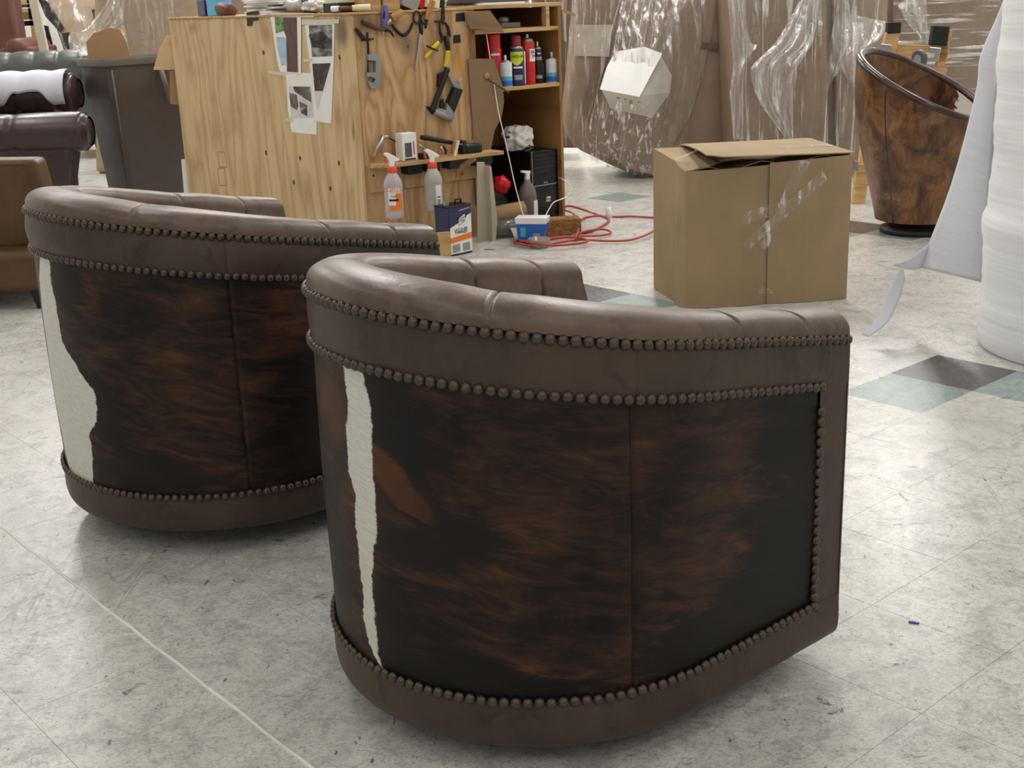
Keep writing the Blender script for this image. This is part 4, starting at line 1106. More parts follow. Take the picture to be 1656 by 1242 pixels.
c = atZ(716, 420); T = thing('wood_offcut', 'pale plywood offcut standing between tub chair and solvent can', 'wood', (c.x, c.y, 0), .3)
MB().box(-.05, .045, -.01, .01, 0, .145).build('board', PLYS, T, bevel=.002, seg=1)

# ------------------------------------------------------------------ things lying on top of the bench
TZ = H + .0125
def onbench(name, label, cat, u, y_or_x, left=True):
    pass
def topthing(name, label, cat, x, y, z=None):
    return bthing(name, label, cat, (x, y, TZ if z is None else z))
T = topthing('bin_box', 'blue and cyan package at the far end of the bench top', 'package', .10, 1.78)
MB().box(-.05, .05, -.16, -.02, 0, .10).build('pack', CYAN, T, bevel=.006); MB().box(-.052, .05, .0, .11, 0, .10).build('pack', NAVY, T, bevel=.006)
T = topthing('paper_stack', 'loose stack of white paper sheets on the long bench edge', 'paper', .14, 1.05)
for k in range(8):
    R_ = Matrix.Rotation(random.uniform(-.25, .25), 3, 'Z'); MB().obox((random.uniform(-.02, .03), random.uniform(-.1, .1), .004 + k * .011), (.24, .33, .0095), R_).build('sheet', WHITEP, T)
T = topthing('paper_bag', 'brown leather offcut roll lying on the bench edge', 'leather', .06, 1.52)
MB().lathe([(.035, -.08), (.04, -.07), (.038, .07), (.03, .08)], (0, 0, .036), 14, (0, 1, .1)).build('roll', mat('brown_roll', (92, 54, 42), .5), T, smooth=True)
T = topthing('plastic_wrap', 'folded grey plastic film lying on the bench top', 'film', .12, .68)
MB().ico((0, 0, .045), .15, 3, .4, (.55, 1.0, .32), 9).build('film', mat('grey_film', (176, 174, 170), .3), T, smooth=True)
T = topthing('paper_sheet', 'white crumpled paper with blue print hanging at the bench edge', 'paper', .07, .46)
MB().ico((0, 0, .045), .08, 3, .6, (.8, 1.0, .5), 12).build('paper', WHITEP, T); MB().box(-.07, -.04, -.03, .03, .06, .075).build('print_mark', NAVY, T)
T = topthing('tool_case', 'flat black tool case lying near the bench corner', 'case', .12, .26)
MB().box(-.09, .08, -.10, .06, 0, .05).build('case', BLACK, T, bevel=.004); MB().box(-.085, .07, -.09, .05, .05, .085).build('lid_papers', mat('pale_yellow_paper', (224, 222, 190), .7), T)
T = topthing('hammer', 'hammer with cream handle lying across the bench corner', 'hammer', .03, .06)
MB().tube([(-.03, .08, .02), (.02, .0, .02)], [.012, .013], 10).build('handle', WOODD, T, smooth=True)
MB().tube([(.02, .0, .02), (.10, -.05, .022)], [.016, .018], 10).build('grip', mat('cream_handle', (226, 214, 178), .45), T, smooth=True)
MB().tube([(-.04, .10, .02), (-.02, .06, .02)], [.015, .015], 10).build('head', WHITE, T, smooth=True)
T = topthing('wood_box', 'pale wooden box standing behind the screwdriver', 'box', .24, .10)
MB().box(-.11, -.02, -.05, .10, 0, .16).build('box', PLYS, T, bevel=.003); MB().box(-.005, .10, -.05, .10, 0, .17).build('box_half', PLYS, T, bevel=.003)
T = topthing('paper_sheet', 'white and red printed papers stacked behind the chisel', 'paper', .45, .12)
MB().obox((-.04, .02, .05), (.10, .2, .09), Matrix.Rotation(.4, 3, 'Y')).build('stack', GREYPR, T); MB().obox((.03, .0, .05), (.05, .15, .09), Matrix.Rotation(.5, 3, 'Y')).build('stack', REDP, T)
MB().obox((.09, .0, .06), (.08, .2, .11), Matrix.Rotation(.15, 3, 'Y')).build('stack', mat('cream_paper', (232, 226, 190), .7), T)
T = topthing('webbing', 'black webbing roll lying behind the file', 'webbing', .62, .12)
MB().lathe([(.05, -.05), (.06, -.04), (.06, .04), (.05, .05)], (.0, 0, .062), 18, (0, 1, 0)).build('roll', BLACKR, T, smooth=True)
MB().obox((.04, -.04, .05), (.02, .02, .10), Matrix.Rotation(.6, 3, 'Y')).build('end', WHITEP, T)
T = topthing('folder', 'dark flat folder on white papers at the right of the bench top', 'folder', 1.08, .22, TZ + .0085)
MB().box(-.30, .18, -.12, .2, .012, .04).build('folder', mat('dark_grey_folder', (66, 66, 72), .4), T, bevel=.004)
MB().box(-.20, .10, -.18, .2, 0, .011).build('paper', WHITEP, T)
T = bthing('cardboard_scrap', 'torn cardboard corner sticking out at the shelf right edge', 'cardboard', (1.42, -.01, 1.20))
MB().prism([(-.04, .03), (.03, .015), (.09, -.01), (.085, -.02), (.02, .0)], -.012, -.008).build('scrap', CARD, T)
MB().prism([(-.005, .0), (.012, .0), (.012, -.16), (-.005, -.15)], -.012, -.008).build('strip', CARDG, T)

for (u, v, nm, lb, m, sx, sy) in ((1478, 1008, 'paper_scrap', 'tiny blue scrap on the pale floor near the nearest chair', mat('blue_scrap', (60, 56, 150), .5), .011, .003), (792, 404, 'cardboard_scrap', 'small brown cardboard scrap on the floor before the grey board', CARDD, .03, .008)):
    c = atZ(u, v); T = thing(nm, lb, 'scrap', (c.x, c.y, .0), -.4); MB().prism([(-sx, -sy), (sx * .9, -sy * .8), (sx, sy * .7), (0, sy * 1.2), (-sx * .95, sy)], 0.0003, .003, 'z').build('scrap', m, T)

# ------------------------------------------------------------------ open cardboard box
def corr(name, c):
    t = NT(name); p = t.pos('Object')
    wv = t.n('ShaderNodeTexWave', wave_type='BANDS', bands_direction='X'); t.l(p, wv.inputs['Vector']); wv.inputs['Scale'].default_value = 38; wv.inputs['Distortion'].default_value = .3
    nz = t.noise(p, 5, 4)
    c1 = lin(c); base = t.ramp(nz, [(.3, tuple(x * .9 for x in c1[:3])), (.7, tuple(x * 1.08 for x in c1[:3]))])
    base = t.mix(t.math('MULTIPLY', wv.outputs[1], .10), base, tuple(x * .7 for x in c1[:3]) + (1,))
    return t.bsdf(base, .8, 0, .3, t.bump(wv.outputs[1], .08, .001))
CORR = corr('corrugated_cardboard', (158, 136, 106))
def film_mat(name, lo=.10, hi=.75, sc=(30, 30, 2.0), tint=(234, 230, 226), rot=(0, 0, 0), seed=0.0, crink=.5):
    t = NT(name); p = t.pos('Object')
    st = t.noise(t.mapv(p, sc, (seed, seed, seed), rot), 1.0, 4, .65, .5)
    cr = t.noise(p, 5, 3, .55, .6)
    rdg = t.math('SUBTRACT', 1.0, t.math('MULTIPLY', t.math('ABSOLUTE', t.math('SUBTRACT', cr, .5)), 9.0), clamp=True)
    f = t.math('MAXIMUM', t.sstep(st, .50, .68), t.math('MULTIPLY', rdg, .06))
    fac = t.math('ADD', t.math('MULTIPLY', f, hi - lo), lo, clamp=True)
    nm = t.bump(st, .6, .02); nm = t.bump(cr, crink, .04, nm)
    d = t.n('ShaderNodeBsdfDiffuse'); d.inputs[0].default_value = lin(tint)
    g = t.n('ShaderNodeBsdfGlossy'); g.inputs['Roughness'].default_value = .12; g.inputs[0].default_value = (.95, .95, .95, 1)
    t.l(nm, d.inputs['Normal']); t.l(nm, g.inputs['Normal'])
    m1 = t.n('ShaderNodeMixShader'); m1.inputs[0].default_value = .62; t.l(d.outputs[0], m1.inputs[1]); t.l(g.outputs[0], m1.inputs[2])
    tr = t.n('ShaderNodeBsdfTransparent'); tr.inputs[0].default_value = (.97, .97, .97, 1)
    m2 = t.n('ShaderNodeMixShader'); t.l(fac, m2.inputs[0]); t.l(tr.outputs[0], m2.inputs[1]); t.l(m1.outputs[0], m2.inputs[2])
    t.l(m2.outputs[0], t.out.inputs[0]); return t.m
FILMV = film_mat('stretch_film_vertical', .05, .85, (26, 26, 1.6))
FILMD = film_mat('stretch_film_diagonal', .05, .95, (30, 30, 2.2), rot=(0, .42, 0), seed=2.0)
FILMH = film_mat('stretch_film_horizontal', .06, .85, (1.5, 4, 30), seed=4.0)
FILML = film_mat('loose_film', .30, .95, (20, 20, 2.5), tint=(232, 230, 230), seed=6.0, crink=.8)
TAPEC = film_mat('clear_tape', .05, .75, (24, 24, 6), rot=(0, .6, 0), seed=8.0, crink=.6)
def quadpatch(mb, a, b, c, d, n=2, m=2, fn=None):
    a, b, c, d = map(Vector, (a, b, c, d))
    return mb.surf(lambda u, v: a.lerp(b, u).lerp(d.lerp(c, u), v) + (fn(u, v) if fn else Vector((0, 0, 0))), n, m)
FL, FR, BR, BL = Vector((.752, 5.165)), Vector((1.462, 5.245)), Vector((1.405, 5.80)), Vector((.668, 5.575))
BXO = Vector((1.08, 5.45, 0))
T = thing('cardboard_box', 'large brown cardboard box with taped seam and half-open top flaps', 'box', BXO)
def wallp(name, p, q, zp, zq, out=0.0, bow=0.0, m=CORR, nn=10):
    p3, q3 = Vector((*p, 0)), Vector((*q, 0)); d = (q3 - p3).normalized(); nrm = Vector((d.y, -d.x, 0))
    b = MB(BXO)
    b.surf(lambda u, v: p3.lerp(q3, u) + nrm * (out + bow * math.sin(PI * u) * (1 - .4 * v)) + Vector((0, 0, .002 + (zp + (zq - zp) * u) * v)), nn, 6)
    return b.build(name, m, T, smooth=False, solid=.005)
sm = FL.lerp(FR, .50)
smt = Vector((sm.x - .012, sm.y))
wallp('front_panel', FL, sm + (FR - FL) * .03, .583, .594, 0.0, .028)
o2 = wallp('front_panel', sm, FR, .602, .618, .012, .012)
ch = FL.lerp(BL, .28)
wallp('side_panel', BL, ch, .636, .612, 0, .0); wallp('side_panel', ch, FL, .612, .585, 0, .012)
wallp('side_panel', FR, BR, .618, .630, 0, .01); wallp('back_panel', BR, BL, .630, .636, 0, .01)
v3 = lambda p, z: Vector((p.x, p.y, z))
b = MB(BXO); quadpatch(b, v3(BL, .637), v3(ch, .613) , v3(ch, .606) + Vector((.19, -.0, 0)), v3(BL, .634) + Vector((.22, .03, 0)), 6, 6); 
b.surf(lambda u, v: v3(ch, .613).lerp(v3(FL, .586), u).lerp((v3(ch, .606) + Vector((.19, 0, 0))).lerp(v3(FL, .60) + Vector((.10, .02, .0)), u), v), 4, 6)
b.build('top_flap', CORR, T, solid=.004)
b = MB(BXO)
FQ = [atZ(1100, 233, .645), atZ(1310, 223, .640), atZ(1383, 246, .628), atZ(1142, 254, .650)]
def flap(u, v):
    r = FQ[0].lerp(FQ[1], u).lerp(FQ[3].lerp(FQ[2], u), v)
    r.z += .012 * math.sin(PI * v) * (1 - u) + .010 * smooth(.12, 0, u) * smooth(.4, 1, v) * (1 if v > .4 else 0)
    return r
b.surf(flap, 20, 10); b.build('top_flap', CORR, T, solid=-.005)
b = MB(BXO); quadpatch(b, v3(FL, .585) + Vector((.01, .012, 0)), v3(FR, .615) + Vector((-.01, .012, 0)), v3(BR, .57), v3(BL, .56), 14, 6, lambda u, v: Vector((0, 0, .014 * math.sin(u * 17) * (1 - v))))
b.build('inner_flap', CORR, T, solid=.004)
# clear tape over the seam
dF = (FR - FL).normalized(); nF = Vector((dF.y, -dF.x, 0))
def boxpt(u, v, out):
    d = ray(u, v); n = nF; k = ((v3(FL, 0) + n * out) - CAM).dot(n) / d.dot(n); return CAM + d * k
def tapestrip(pts, out, sag=.006):
    q = [boxpt(u, v, out) for u, v in pts]
    b = MB(BXO); quadpatch(b, *q, 10, 10, lambda u, v: nF * sag * noise.noise(Vector((u * 5, v * 5, out * 90))))
    b.build('tape', TAPEC, T, smooth=True)
tapestrip([(1200, 395), (1215, 402), (1338, 290), (1330, 275)], .038)
tapestrip([(1228, 402), (1240, 404), (1310, 262), (1290, 258)], .042)
tapestrip([(1200, 345), (1200, 365), (1262, 345), (1262, 325)], .036)
tapestrip([(1228, 460), (1250, 470), (1252, 474), (1228, 475)], .036)
b = MB(BXO); quadpatch(b, v3(ch, .42) + Vector((-.004, -.02, 0)), v3(ch, .16) + Vector((.014, -.028, 0)), v3(FL, .16) + Vector((-.04, .05, 0)), v3(FL, .46) + Vector((-.05, .05, 0)), 6, 8, lambda u, v: Vector((-.004, -.006, 0)) * noise.noise(Vector((u * 6, v * 6, 0))))
b.build('tape', TAPEC, T, smooth=True)
b = MB(BXO); quadpatch(b, flap(.03, .62) + Vector((0, 0, .004)), flap(.03, .70) + Vector((0, 0, .004)), v3(ch, .625) + Vector((-.005, -.06, 0)), v3(ch, .625) + Vector((-.005, -.0, 0)), 6, 3); b.build('tape', TAPEC, T, smooth=True)
b = MB(BXO); quadpatch(b, flap(.55, .62) + Vector((0, 0, .004)), flap(.55, .74) + Vector((0, 0, .004)), flap(.97, .64) + Vector((0, 0, .004)), flap(.97, .5) + Vector((0, 0, .004)), 8, 3); b.build('tape', TAPEC, T, smooth=True)

# ------------------------------------------------------------------ cowhide barrel chair behind the box
HC_ = hide_mat('brown_hide_outside', None, None, [(.35, .55, .3, .1, (58, 40, 26), .5)], rust=(150, 98, 56), seed=8.0)
def hide2(name, white):
    t = NT(name); p = t.pos('Object')
    n1 = t.noise(t.mapv(p, (5, 5, 4)), 1.6, 5, .7, .8); n2 = t.noise(t.mapv(p, (60, 60, 9)), 1.0, 3, .7)
    f = t.math('ADD', t.math('MULTIPLY', n1, .8), t.math('MULTIPLY', n2, .22))
    c = t.ramp(f, [(.34, lin((40, 26, 18))), (.46, lin((84, 55, 34))), (.58, lin((120, 82, 50))), (.72, lin((150, 110, 70)))])
    if white:
        sp = t.n('ShaderNodeSeparateXYZ'); t.l(p, sp.inputs[0])
        c = t.mix(t.sstep(t.math('ADD', sp.outputs[0], t.math('MULTIPLY', t.math('SUBTRACT', n1, .5), .25)), .06, .08), c, lin((222, 216, 206)))
    return t.bsdf(c, .32, 0, .5, t.bump(n2, .15, .002))
HOUT = hide2('tan_brown_hide', False); HIN = hide2('dark_hide_white_spots', True)
PIPE = leather('dark_brown_gloss_leather', (58, 40, 36), .22, .1, .1)
BC = Vector((2.235, 6.70, 0)); T = thing('barrel_chair', 'brown cowhide barrel chair with sloping dark leather rim by the foam roll', 'chair', BC, math.radians(-40))
def brim(q): return .775 - .17 * math.cos(q)            # q = 0 faces the sitter's front
def brad(z): return .195 + .158 * smooth(-.15, .80, z)
OP = .42
def bsurf(a0, a1, inset, name, m, flip, z0=.075):
    def fn(u, v):
        q = a0 + (a1 - a0) * u; z = z0 + (brim(q) - z0) * v; r = brad(z) - inset + .004 * math.sin(PI * v)
        return (Vector((r * math.cos(q), r * math.sin(q), z)), (u, z))
    return MB().surf(fn, 40, 18, flip=flip).build(name, m, T, smooth=True)
cuts = [OP, 2.1, PI + .25, 2 * PI - 1.75, 2 * PI - OP]
for a0, a1 in zip(cuts, cuts[1:]): bsurf(a0 + .008, a1 - .008, 0, 'hide_panel', HOUT, False)
bsurf(OP, 2 * PI - OP, .044, 'inside_back', HIN, True, .36)
for q_ in cuts[1:-1]:
    MB().tube([((brad(z) - .001) * math.cos(q_), (brad(z) - .001) * math.sin(q_), z) for z in [.08 + (brim(q_) - .085) * k / 16 for k in range(17)]], .005, 6).build('seam_welt', PIPE, T, smooth=True)
P = []
for k in range(61):
    q = OP + (2 * PI - 2 * OP) * k / 60; z = brim(q); r = brad(z) - .022; P.append((r * math.cos(q), r * math.sin(q), z))
MB().tube(P, .024, 12).build('rim', PIPE, T, smooth=True)
for q in (OP, 2 * PI - OP):
    z = brim(q); MB().tube([((brad(zz) - .03) * math.cos(q), (brad(zz) - .03) * math.sin(q), zz) for zz in [.08 + (z - .08) * k / 10 for k in range(11)]], .031, 10).build('arm_front', PIPE, T, smooth=True)
MB().lathe([(.22, .30), (.235, .33), (.235, .41), (.21, .45), (.1, .46)], n=32).build('seat_cushion', HIN, T, smooth=True)
MB().lathe([(.16, .076), (.190, .078), (.195, .12), (.20, .28)], n=40).build('lower_body', HOUT, T, smooth=True)
MB().lathe([(.185, 0), (.19, .006), (.185, .03), (.14, .05), (.14, .076)], n=40).build('swivel_base', BLACK, T, smooth=True)

# ------------------------------------------------------------------ foam roll
t = NT('white_foam'); p = t.pos('Object')
rg = t.noise(t.mapv(p, (1.2, 1.2, 34)), 1.0, 3, .6, .2); ff = t.noise(p, 130, 2)
M_FOAM = t.bsdf(t.ramp(rg, [(.3, lin((236, 238, 242))), (.7, lin((250, 251, 253)))]), .55, 0, .4, t.bump(ff, .2, .002, t.bump(rg, .3, .008)), sss=0)
t = NT('thin_foam_sheet'); p = t.pos('Object')
d = t.n('ShaderNodeBsdfDiffuse'); d.inputs[0].default_value = lin((226, 226, 232)); tl = t.n('ShaderNodeBsdfTranslucent'); tl.inputs[0].default_value = lin((226, 226, 232))
m1 = t.n('ShaderNodeMixShader'); m1.inputs[0].default_value = .45; t.l(d.outputs[0], m1.inputs[1]); t.l(tl.outputs[0], m1.inputs[2])
t.l(t.bump(t.noise(t.mapv(p, (2, 2, 30)), 1, 3), .3, .01), d.inputs['Normal'])
tr = t.n('ShaderNodeBsdfTransparent'); m2 = t.n('ShaderNodeMixShader'); m2.inputs[0].default_value = .93; t.l(tr.outputs[0], m2.inputs[1]); t.l(m1.outputs[0], m2.inputs[2]); t.l(m2.outputs[0], t.out.inputs[0])
M_SHEET = t.m
FC = Vector((2.13, 4.36, 0)); FR_ = .40
T = thing('foam_roll', 'tall white foam packing roll standing at the right with a loose sheet', 'foam roll', FC)
def froll(u, v):
    q = 2 * PI * u; z = .002 + 1.85 * v
    r = FR_ + .0012 * math.sin(z * 95 + 3 * noise.noise(Vector((math.cos(q), math.sin(q), z * 9)))) + .010 * noise.noise(Vector((math.cos(q) * 1.5, math.sin(q) * 1.5, z * 7))) + .018 * math.exp(-((z - .46) / .05) ** 2) * (1 + math.cos(q - PI * 1.1)) * .5
    r -= .02 * smooth(.05, 0, z)
    return Vector((r * math.cos(q), r * math.sin(q), z))
MB().surf(froll, 72, 90, cu=True).build('roll', M_FOAM, T, smooth=True)
MB().lathe([(.06, 1.84), (.39, 1.845), (.40, 1.852)], n=40).build('roll_end', M_FOAM, T)
def poly_at(pts, t_):
    t_ = max(0, min(1, t_)) * (len(pts) - 1); i = min(len(pts) - 2, int(t_)); f = t_ - i
    return Vector(pts[i]).lerp(Vector(pts[i + 1]), f)
def px3(pts): return [atY(u, v, y) for u, v, y in pts]
def strip(o, L, Rr, nu=14, nv=24, amp=.0, fr=4.0, seed=0, fold=0.0, nf=5):
    Lp = catmull(px3(L), 6); Rp = catmull(px3(Rr), 6)
    b = MB(o)
    def fn(u, v):
        p = poly_at(Lp, v).lerp(poly_at(Rp, v), u)
        p += Vector((0, -1, 0)) * (amp * noise.noise(Vector((u * fr, v * fr * .6, seed))) + fold * math.sin(u * nf * PI + 2 * noise.noise(Vector((u, v * 2, seed)))))
        return p
    return b.surf(fn, nu, nv)
strip(FC, [(1634, -25, 4.62), (1612, 30, 4.66), (1586, 92, 4.72), (1579, 150, 4.76), (1542, 290, 4.86), (1502, 397, 4.92), (1489, 433, 4.92)],
      [(1650, -25, 4.40), (1640, 30, 4.40), (1625, 92, 4.42), (1612, 150, 4.44), (1602, 290, 4.46), (1594, 400, 4.47), (1592, 457, 4.47)], 14, 26, .010, 3, 1).build('loose_sheet', M_SHEET, T, smooth=True, solid=.003)
strip(FC, [(1504, 393, 4.92), (1470, 418, 4.86), (1444, 428, 4.80)], [(1489, 434, 4.92), (1470, 436, 4.86), (1446, 430, 4.80)], 6, 12, .004).build('sheet_corner', M_SHEET, T, smooth=True, solid=.003)
strip(FC, [(1459, 430, 4.82), (1440, 458, 4.74), (1428, 492, 4.66), (1415, 520, 4.58), (1394, 541, 4.52)],
      [(1463, 452, 4.80), (1456, 478, 4.72), (1445, 505, 4.63), (1430, 527, 4.555), (1404, 545, 4.50)], 6, 20, .004).build('hanging_strip', M_SHEET, T, smooth=True, solid=.003)

# ------------------------------------------------------------------ wooden caster dolly leaning behind the barrel chair
T = thing('caster_dolly', 'wooden caster dolly with black pads leaning behind the barrel chair', 'dolly', (2.55, 7.75, 0))
DO = Vector((2.55, 7.75, 0)); PINE = ply('pine_board', (206, 168, 118), (176, 134, 84), 'x', 1.2, 7.0, 6)
def dbar(name, u0, v0, u1, v1, wpx, y, m, th=.04, y2=None):
    a, b = atY(u0, v0, y), atY(u1, v1, y2 or y); wv = wpx * y / F
    MB(DO).bar(a, b, wv, th, (0, 1, 0)).build(name, m, T, bevel=.003, seg=1)
dbar('post', 1443, 54, 1428, 120, 22, 7.82, PINE); dbar('pad', 1445, 36, 1444, 54, 21, 7.82, BLACKR, .05)
dbar('post', 1533, 48, 1512, 140, 12, 7.86, PINE); dbar('pad', 1521, 42, 1516, 74, 26, 7.84, BLACKR, .05)
dbar('cross_rail', 1432, 83, 1532, 88, 24, 7.86, PINE)
dbar('long_rail', 1415, 160, 1386, 334, 20, 7.84, PINE, .04, 7.66)
dbar('cross_block', 1383, 281, 1425, 284, 32, 7.70, PINE, .05)
dbar('long_rail', 1520, 110, 1490, 320, 20, 7.86, PINE, .04, 7.70)
for (u, v, r_, du) in ((1411, 90, 13, 12), (1487, 95, 14, 15)):
    c = atY(u, v, 7.66); R_ = r_ * 7.66 / F
    W_ = MB(DO).lathe([(R_ * .5, -.016), (R_ * .9, -.016), (R_, -.010), (R_, .010), (R_ * .9, .016), (R_ * .5, .016)], c, 22, (.85, .5, .1)).build('caster_wheel', mat('grey_caster', (74, 80, 84), .5), T, auto=40)
    MB(DO).lathe([(R_ * .5, -.018), (R_ * .5, .018)], c, 16, (.85, .5, .1)).build('hub', GREYM, T, auto=40)
    q = atY(u + du + 8, v - 8, 7.78); MB(DO).obox(q, (.07, .012, .075), Matrix.Rotation(.15, 3, 'Y')).build('mount_plate', STEEL, T, bevel=.002, seg=1)
    MB(DO).bar(atY(u + 4, v - 4, 7.64), atY(u + du + 4, v - 6, 7.76), .04, .03).build('fork', STEEL, T, bevel=.004)
p = atY(1384, 268, 7.66); MB(DO).obox(p, (.02, .05, .06)).build('bracket', STEEL, T, bevel=.002, seg=1)

# ------------------------------------------------------------------ film-wrapped cardboard pieces at the back
WC1 = mat('wrapped_cardboard', (134, 114, 96), .7, var=.12, vs_=4, bump=.25, bs=7, bd=.03)
WC2 = mat('wrapped_cardboard_grey', (146, 128, 112), .7, var=.10, vs_=4, bump=.25, bs=7, bd=.03)
WC3 = mat('wrapped_cardboard_dark', (106, 88, 72), .7, var=.12, vs_=4, bump=.2, bs=7, bd=.03)
def wrapped(name, label, cat, outl, y, th, m, bevel=.06, floor=True, tape=None):
    q = [atY(u, v, y) for u, v in outl]
    zmin = min(p.z for p in q)
    cx = sum(p.x for p in q) / len(q); o = Vector((cx, y + th / 2, 0))
    pts = [(p.x, max(.003, p.z)) for p in q]
    T = thing(name, label, cat, o)
    MB(o).prism(pts, y, y + th).build('cardboard_wrap', m, T, bevel=bevel, seg=4)
    return T, o
G = 'film-wrapped furniture along the back'
T, o = wrapped('wrapped_sofa', 'cardboard and film wrapped sofa leaning back with a white carton strapped on', 'wrapped furniture',
   [(940, -60), (930, 60), (922, 140), (915, 200), (921, 230), (940, 245), (985, 267), (1020, 282), (1060, 290), (1130, 291), (1186, 290), (1192, 200), (1187, 100), (1178, -60)], 9.10, .80, WC1, .07)
T['group'] = G
for k, (pts, dy) in enumerate([([(1000, 250), (1012, 100), (1030, -20), (1160, -20), (1150, 60), (1120, 180), (1060, 284), (1005, 270)], .006), ([(930, 40), (928, 90), (985, 92), (990, 40)], .012)]):
    q = [atY(u, v, 9.10 - dy) for u, v in pts]; MB(o).prism([(p.x, p.z) for p in q], 9.10 - dy, 9.10 - dy + .004).build('cardboard_patch', WC2 if k == 0 else mat('pale_patch', (186, 178, 166), .6), T)
q = [atY(u, v, 9.09) for u, v in [(1135, 68), (1190, 72), (1188, 82), (1132, 78)]]; MB(o).prism([(p.x, p.z) for p in q], 9.085, 9.092).build('cardboard_fold', WC3, T)
q = [atY(u, v, 9.09) for u, v in [(963, 92), (985, 95), (972, 150), (955, 200), (940, 180)]]; MB(o).prism([(p.x, p.z) for p in q], 9.085, 9.092).build('cardboard_fold', WC3, T)
strip(o, [(925, -30, 9.05), (918, 80, 9.05), (912, 200, 9.05), (935, 246, 9.05)], [(1010, -30, 9.04), (985, 80, 9.03), (952, 200, 9.04), (958, 258, 9.06)], 20, 40, .018, 5, 3, .006, 6).build('stretch_film', FILMV, T, smooth=True)
strip(o, [(1010, -30, 9.04), (990, 80, 8.84), (955, 190, 8.86), (955, 262, 9.06)], [(1110, -30, 9.03), (1085, 80, 8.84), (1075, 190, 8.86), (1045, 288, 9.05)], 26, 40, .022, 6, 4, .005, 9).build('stretch_film', FILMD, T, smooth=True)
strip(o, [(1110, -30, 9.03), (1085, 80, 8.85), (1075, 190, 8.87), (1045, 288, 9.05)], [(1170, -30, 9.05), (1150, 80, 9.05), (1120, 190, 9.06), (1110, 291, 9.07)], 20, 40, .02, 5, 5, .006, 4).build('stretch_film', film_mat('stretch_film_steep', .04, .7, (26, 26, 2.4), rot=(0, .75, 0), seed=3.3), T, smooth=True)
for k in range(9):                     # taut gathered strands over the carton
    u0 = 1010 + k * 9; a = atY(u0, -25, 8.98); b_ = atY(978 + k * 12, 90, 8.90); c = atY(955 + k * 11, 205 + k * 3, 9.0); e = atY(958 + k * 8, 262 + k * 2, 9.06)
    MB(o).tube(catmull([a, b_, c, e] if k % 2 else [a.lerp(b_, .2), b_, c], 8), [.0022] * (25 if k % 2 else 17), 5).build('film_strand', FILML, T, smooth=True)
    if k > 5: break
# white carton strapped on
CO = atY(1030, 190, 9.0)
TT = thing('carton', 'white carton held under the stretch film of the leaning sofa', 'box', CO, 0)
def hull(mb_o, pts, name, m, parent, bevel=0):
    bm = bmesh.new()
    for p in pts: bm.verts.new(tuple(p - mb_o))
    bmesh.ops.convex_hull(bm, input=bm.verts)
    bmesh.ops.dissolve_limit(bm, angle_limit=.08, verts=bm.verts, edges=bm.edges)
    bmesh.ops.recalc_face_normals(bm, faces=bm.faces)
    me = bpy.data.meshes.new(name); bm.to_mesh(me); bm.free(); me.materials.append(m)
    ob = linkmesh(name, me, parent)
    if bevel:
        md = ob.modifiers.new('bevel', 'BEVEL'); md.width = bevel; md.segments = 2
    return ob
hull(CO, [atY(*q) for q in ((997, 84, 8.93), (1042, 78, 8.93), (1068, 88, 8.90), (1034, 155, 8.74), (973, 146, 8.76), (1087, 122, 8.96), (1084, 150, 8.95), (1055, 191, 8.94), (987, 176, 8.94))], 'carton', mat('white_carton', (208, 204, 196), .6), TT, .004)
b = MB(CO); b.add([atY(*z) for z in ((970, 145, 8.72), (981, 109, 8.80), (995, 84, 8.885), (1042, 76, 8.90), (1071, 87, 8.875), (1034, 157, 8.70))], [(0, 1, 2, 3, 4, 5)]); b.build('top_flap', WHITE, TT, solid=.004)
q = [atY(*z) for z in ((1040, 175, 8.78), (1052, 190, 8.915), (1054, 188, 8.915), (1042, 173, 8.78))]
PRNT = mat('grey_carton_print', (150, 144, 130), .7)
for (u, v) in ((1000, 158), (1012, 160), (1020, 166), (1034, 164)):
    c = atY(u, v, 8.80); MB(CO).obox(c, (.022, .004, .02), Matrix.Rotation(.6, 3, 'X')).build('print_mark', PRNT, TT)

T, o = wrapped('wrapped_furniture', 'tall upright film-wrapped cardboard piece behind the open box', 'wrapped furniture', [(1178, -60), (1188, 330), (1342, 330), (1336, -60)], 8.55, .5, WC1, .05); T['group'] = G
strip(o, [(1192, -30, 8.52), (1195, 100, 8.51), (1196, 300, 8.52)], [(1336, -30, 8.52), (1338, 100, 8.52), (1340, 300, 8.52)], 30, 30, .015, 6, 8, .006, 11).build('stretch_film', FILMV, T, smooth=True)
strip(o, [(1174, -30, 8.46), (1181, 50, 8.44), (1184, 110, 8.44), (1180, 150, 8.45), (1186, 225, 8.47)], [(1196, -30, 8.47), (1212, 60, 8.42), (1224, 75, 8.40), (1206, 105, 8.42), (1196, 225, 8.47)], 14, 36, .05, 5, 9, .015, 4).build('loose_film', FILML, T, smooth=True)
strip(o, [(1310, -30, 8.48), (1262, 60, 8.42), (1222, 100, 8.42), (1214, 120, 8.42), (1228, 165, 8.44), (1272, 225, 8.47)], [(1330, -30, 8.48), (1318, 60, 8.46), (1300, 90, 8.44), (1284, 120, 8.44), (1283, 165, 8.46), (1282, 225, 8.48)], 18, 40, .05, 5, 10, .012, 5).build('loose_film', FILML, T, smooth=True)
T, o = wrapped('wrapped_furniture', 'narrow film-wrapped cardboard piece left of the caster dolly', 'wrapped furniture', [(1344, -60), (1352, 330), (1428, 330), (1440, -60)], 8.75, .6, WC2, .05); T['group'] = G
strip(o, [(1345, -30, 8.72), (1347, 100, 8.71), (1350, 300, 8.72)], [(1432, -30, 8.72), (1428, 100, 8.72), (1422, 300, 8.72)], 20, 30, .015, 6, 12, .006, 8).build('stretch_film', FILMV, T, smooth=True)
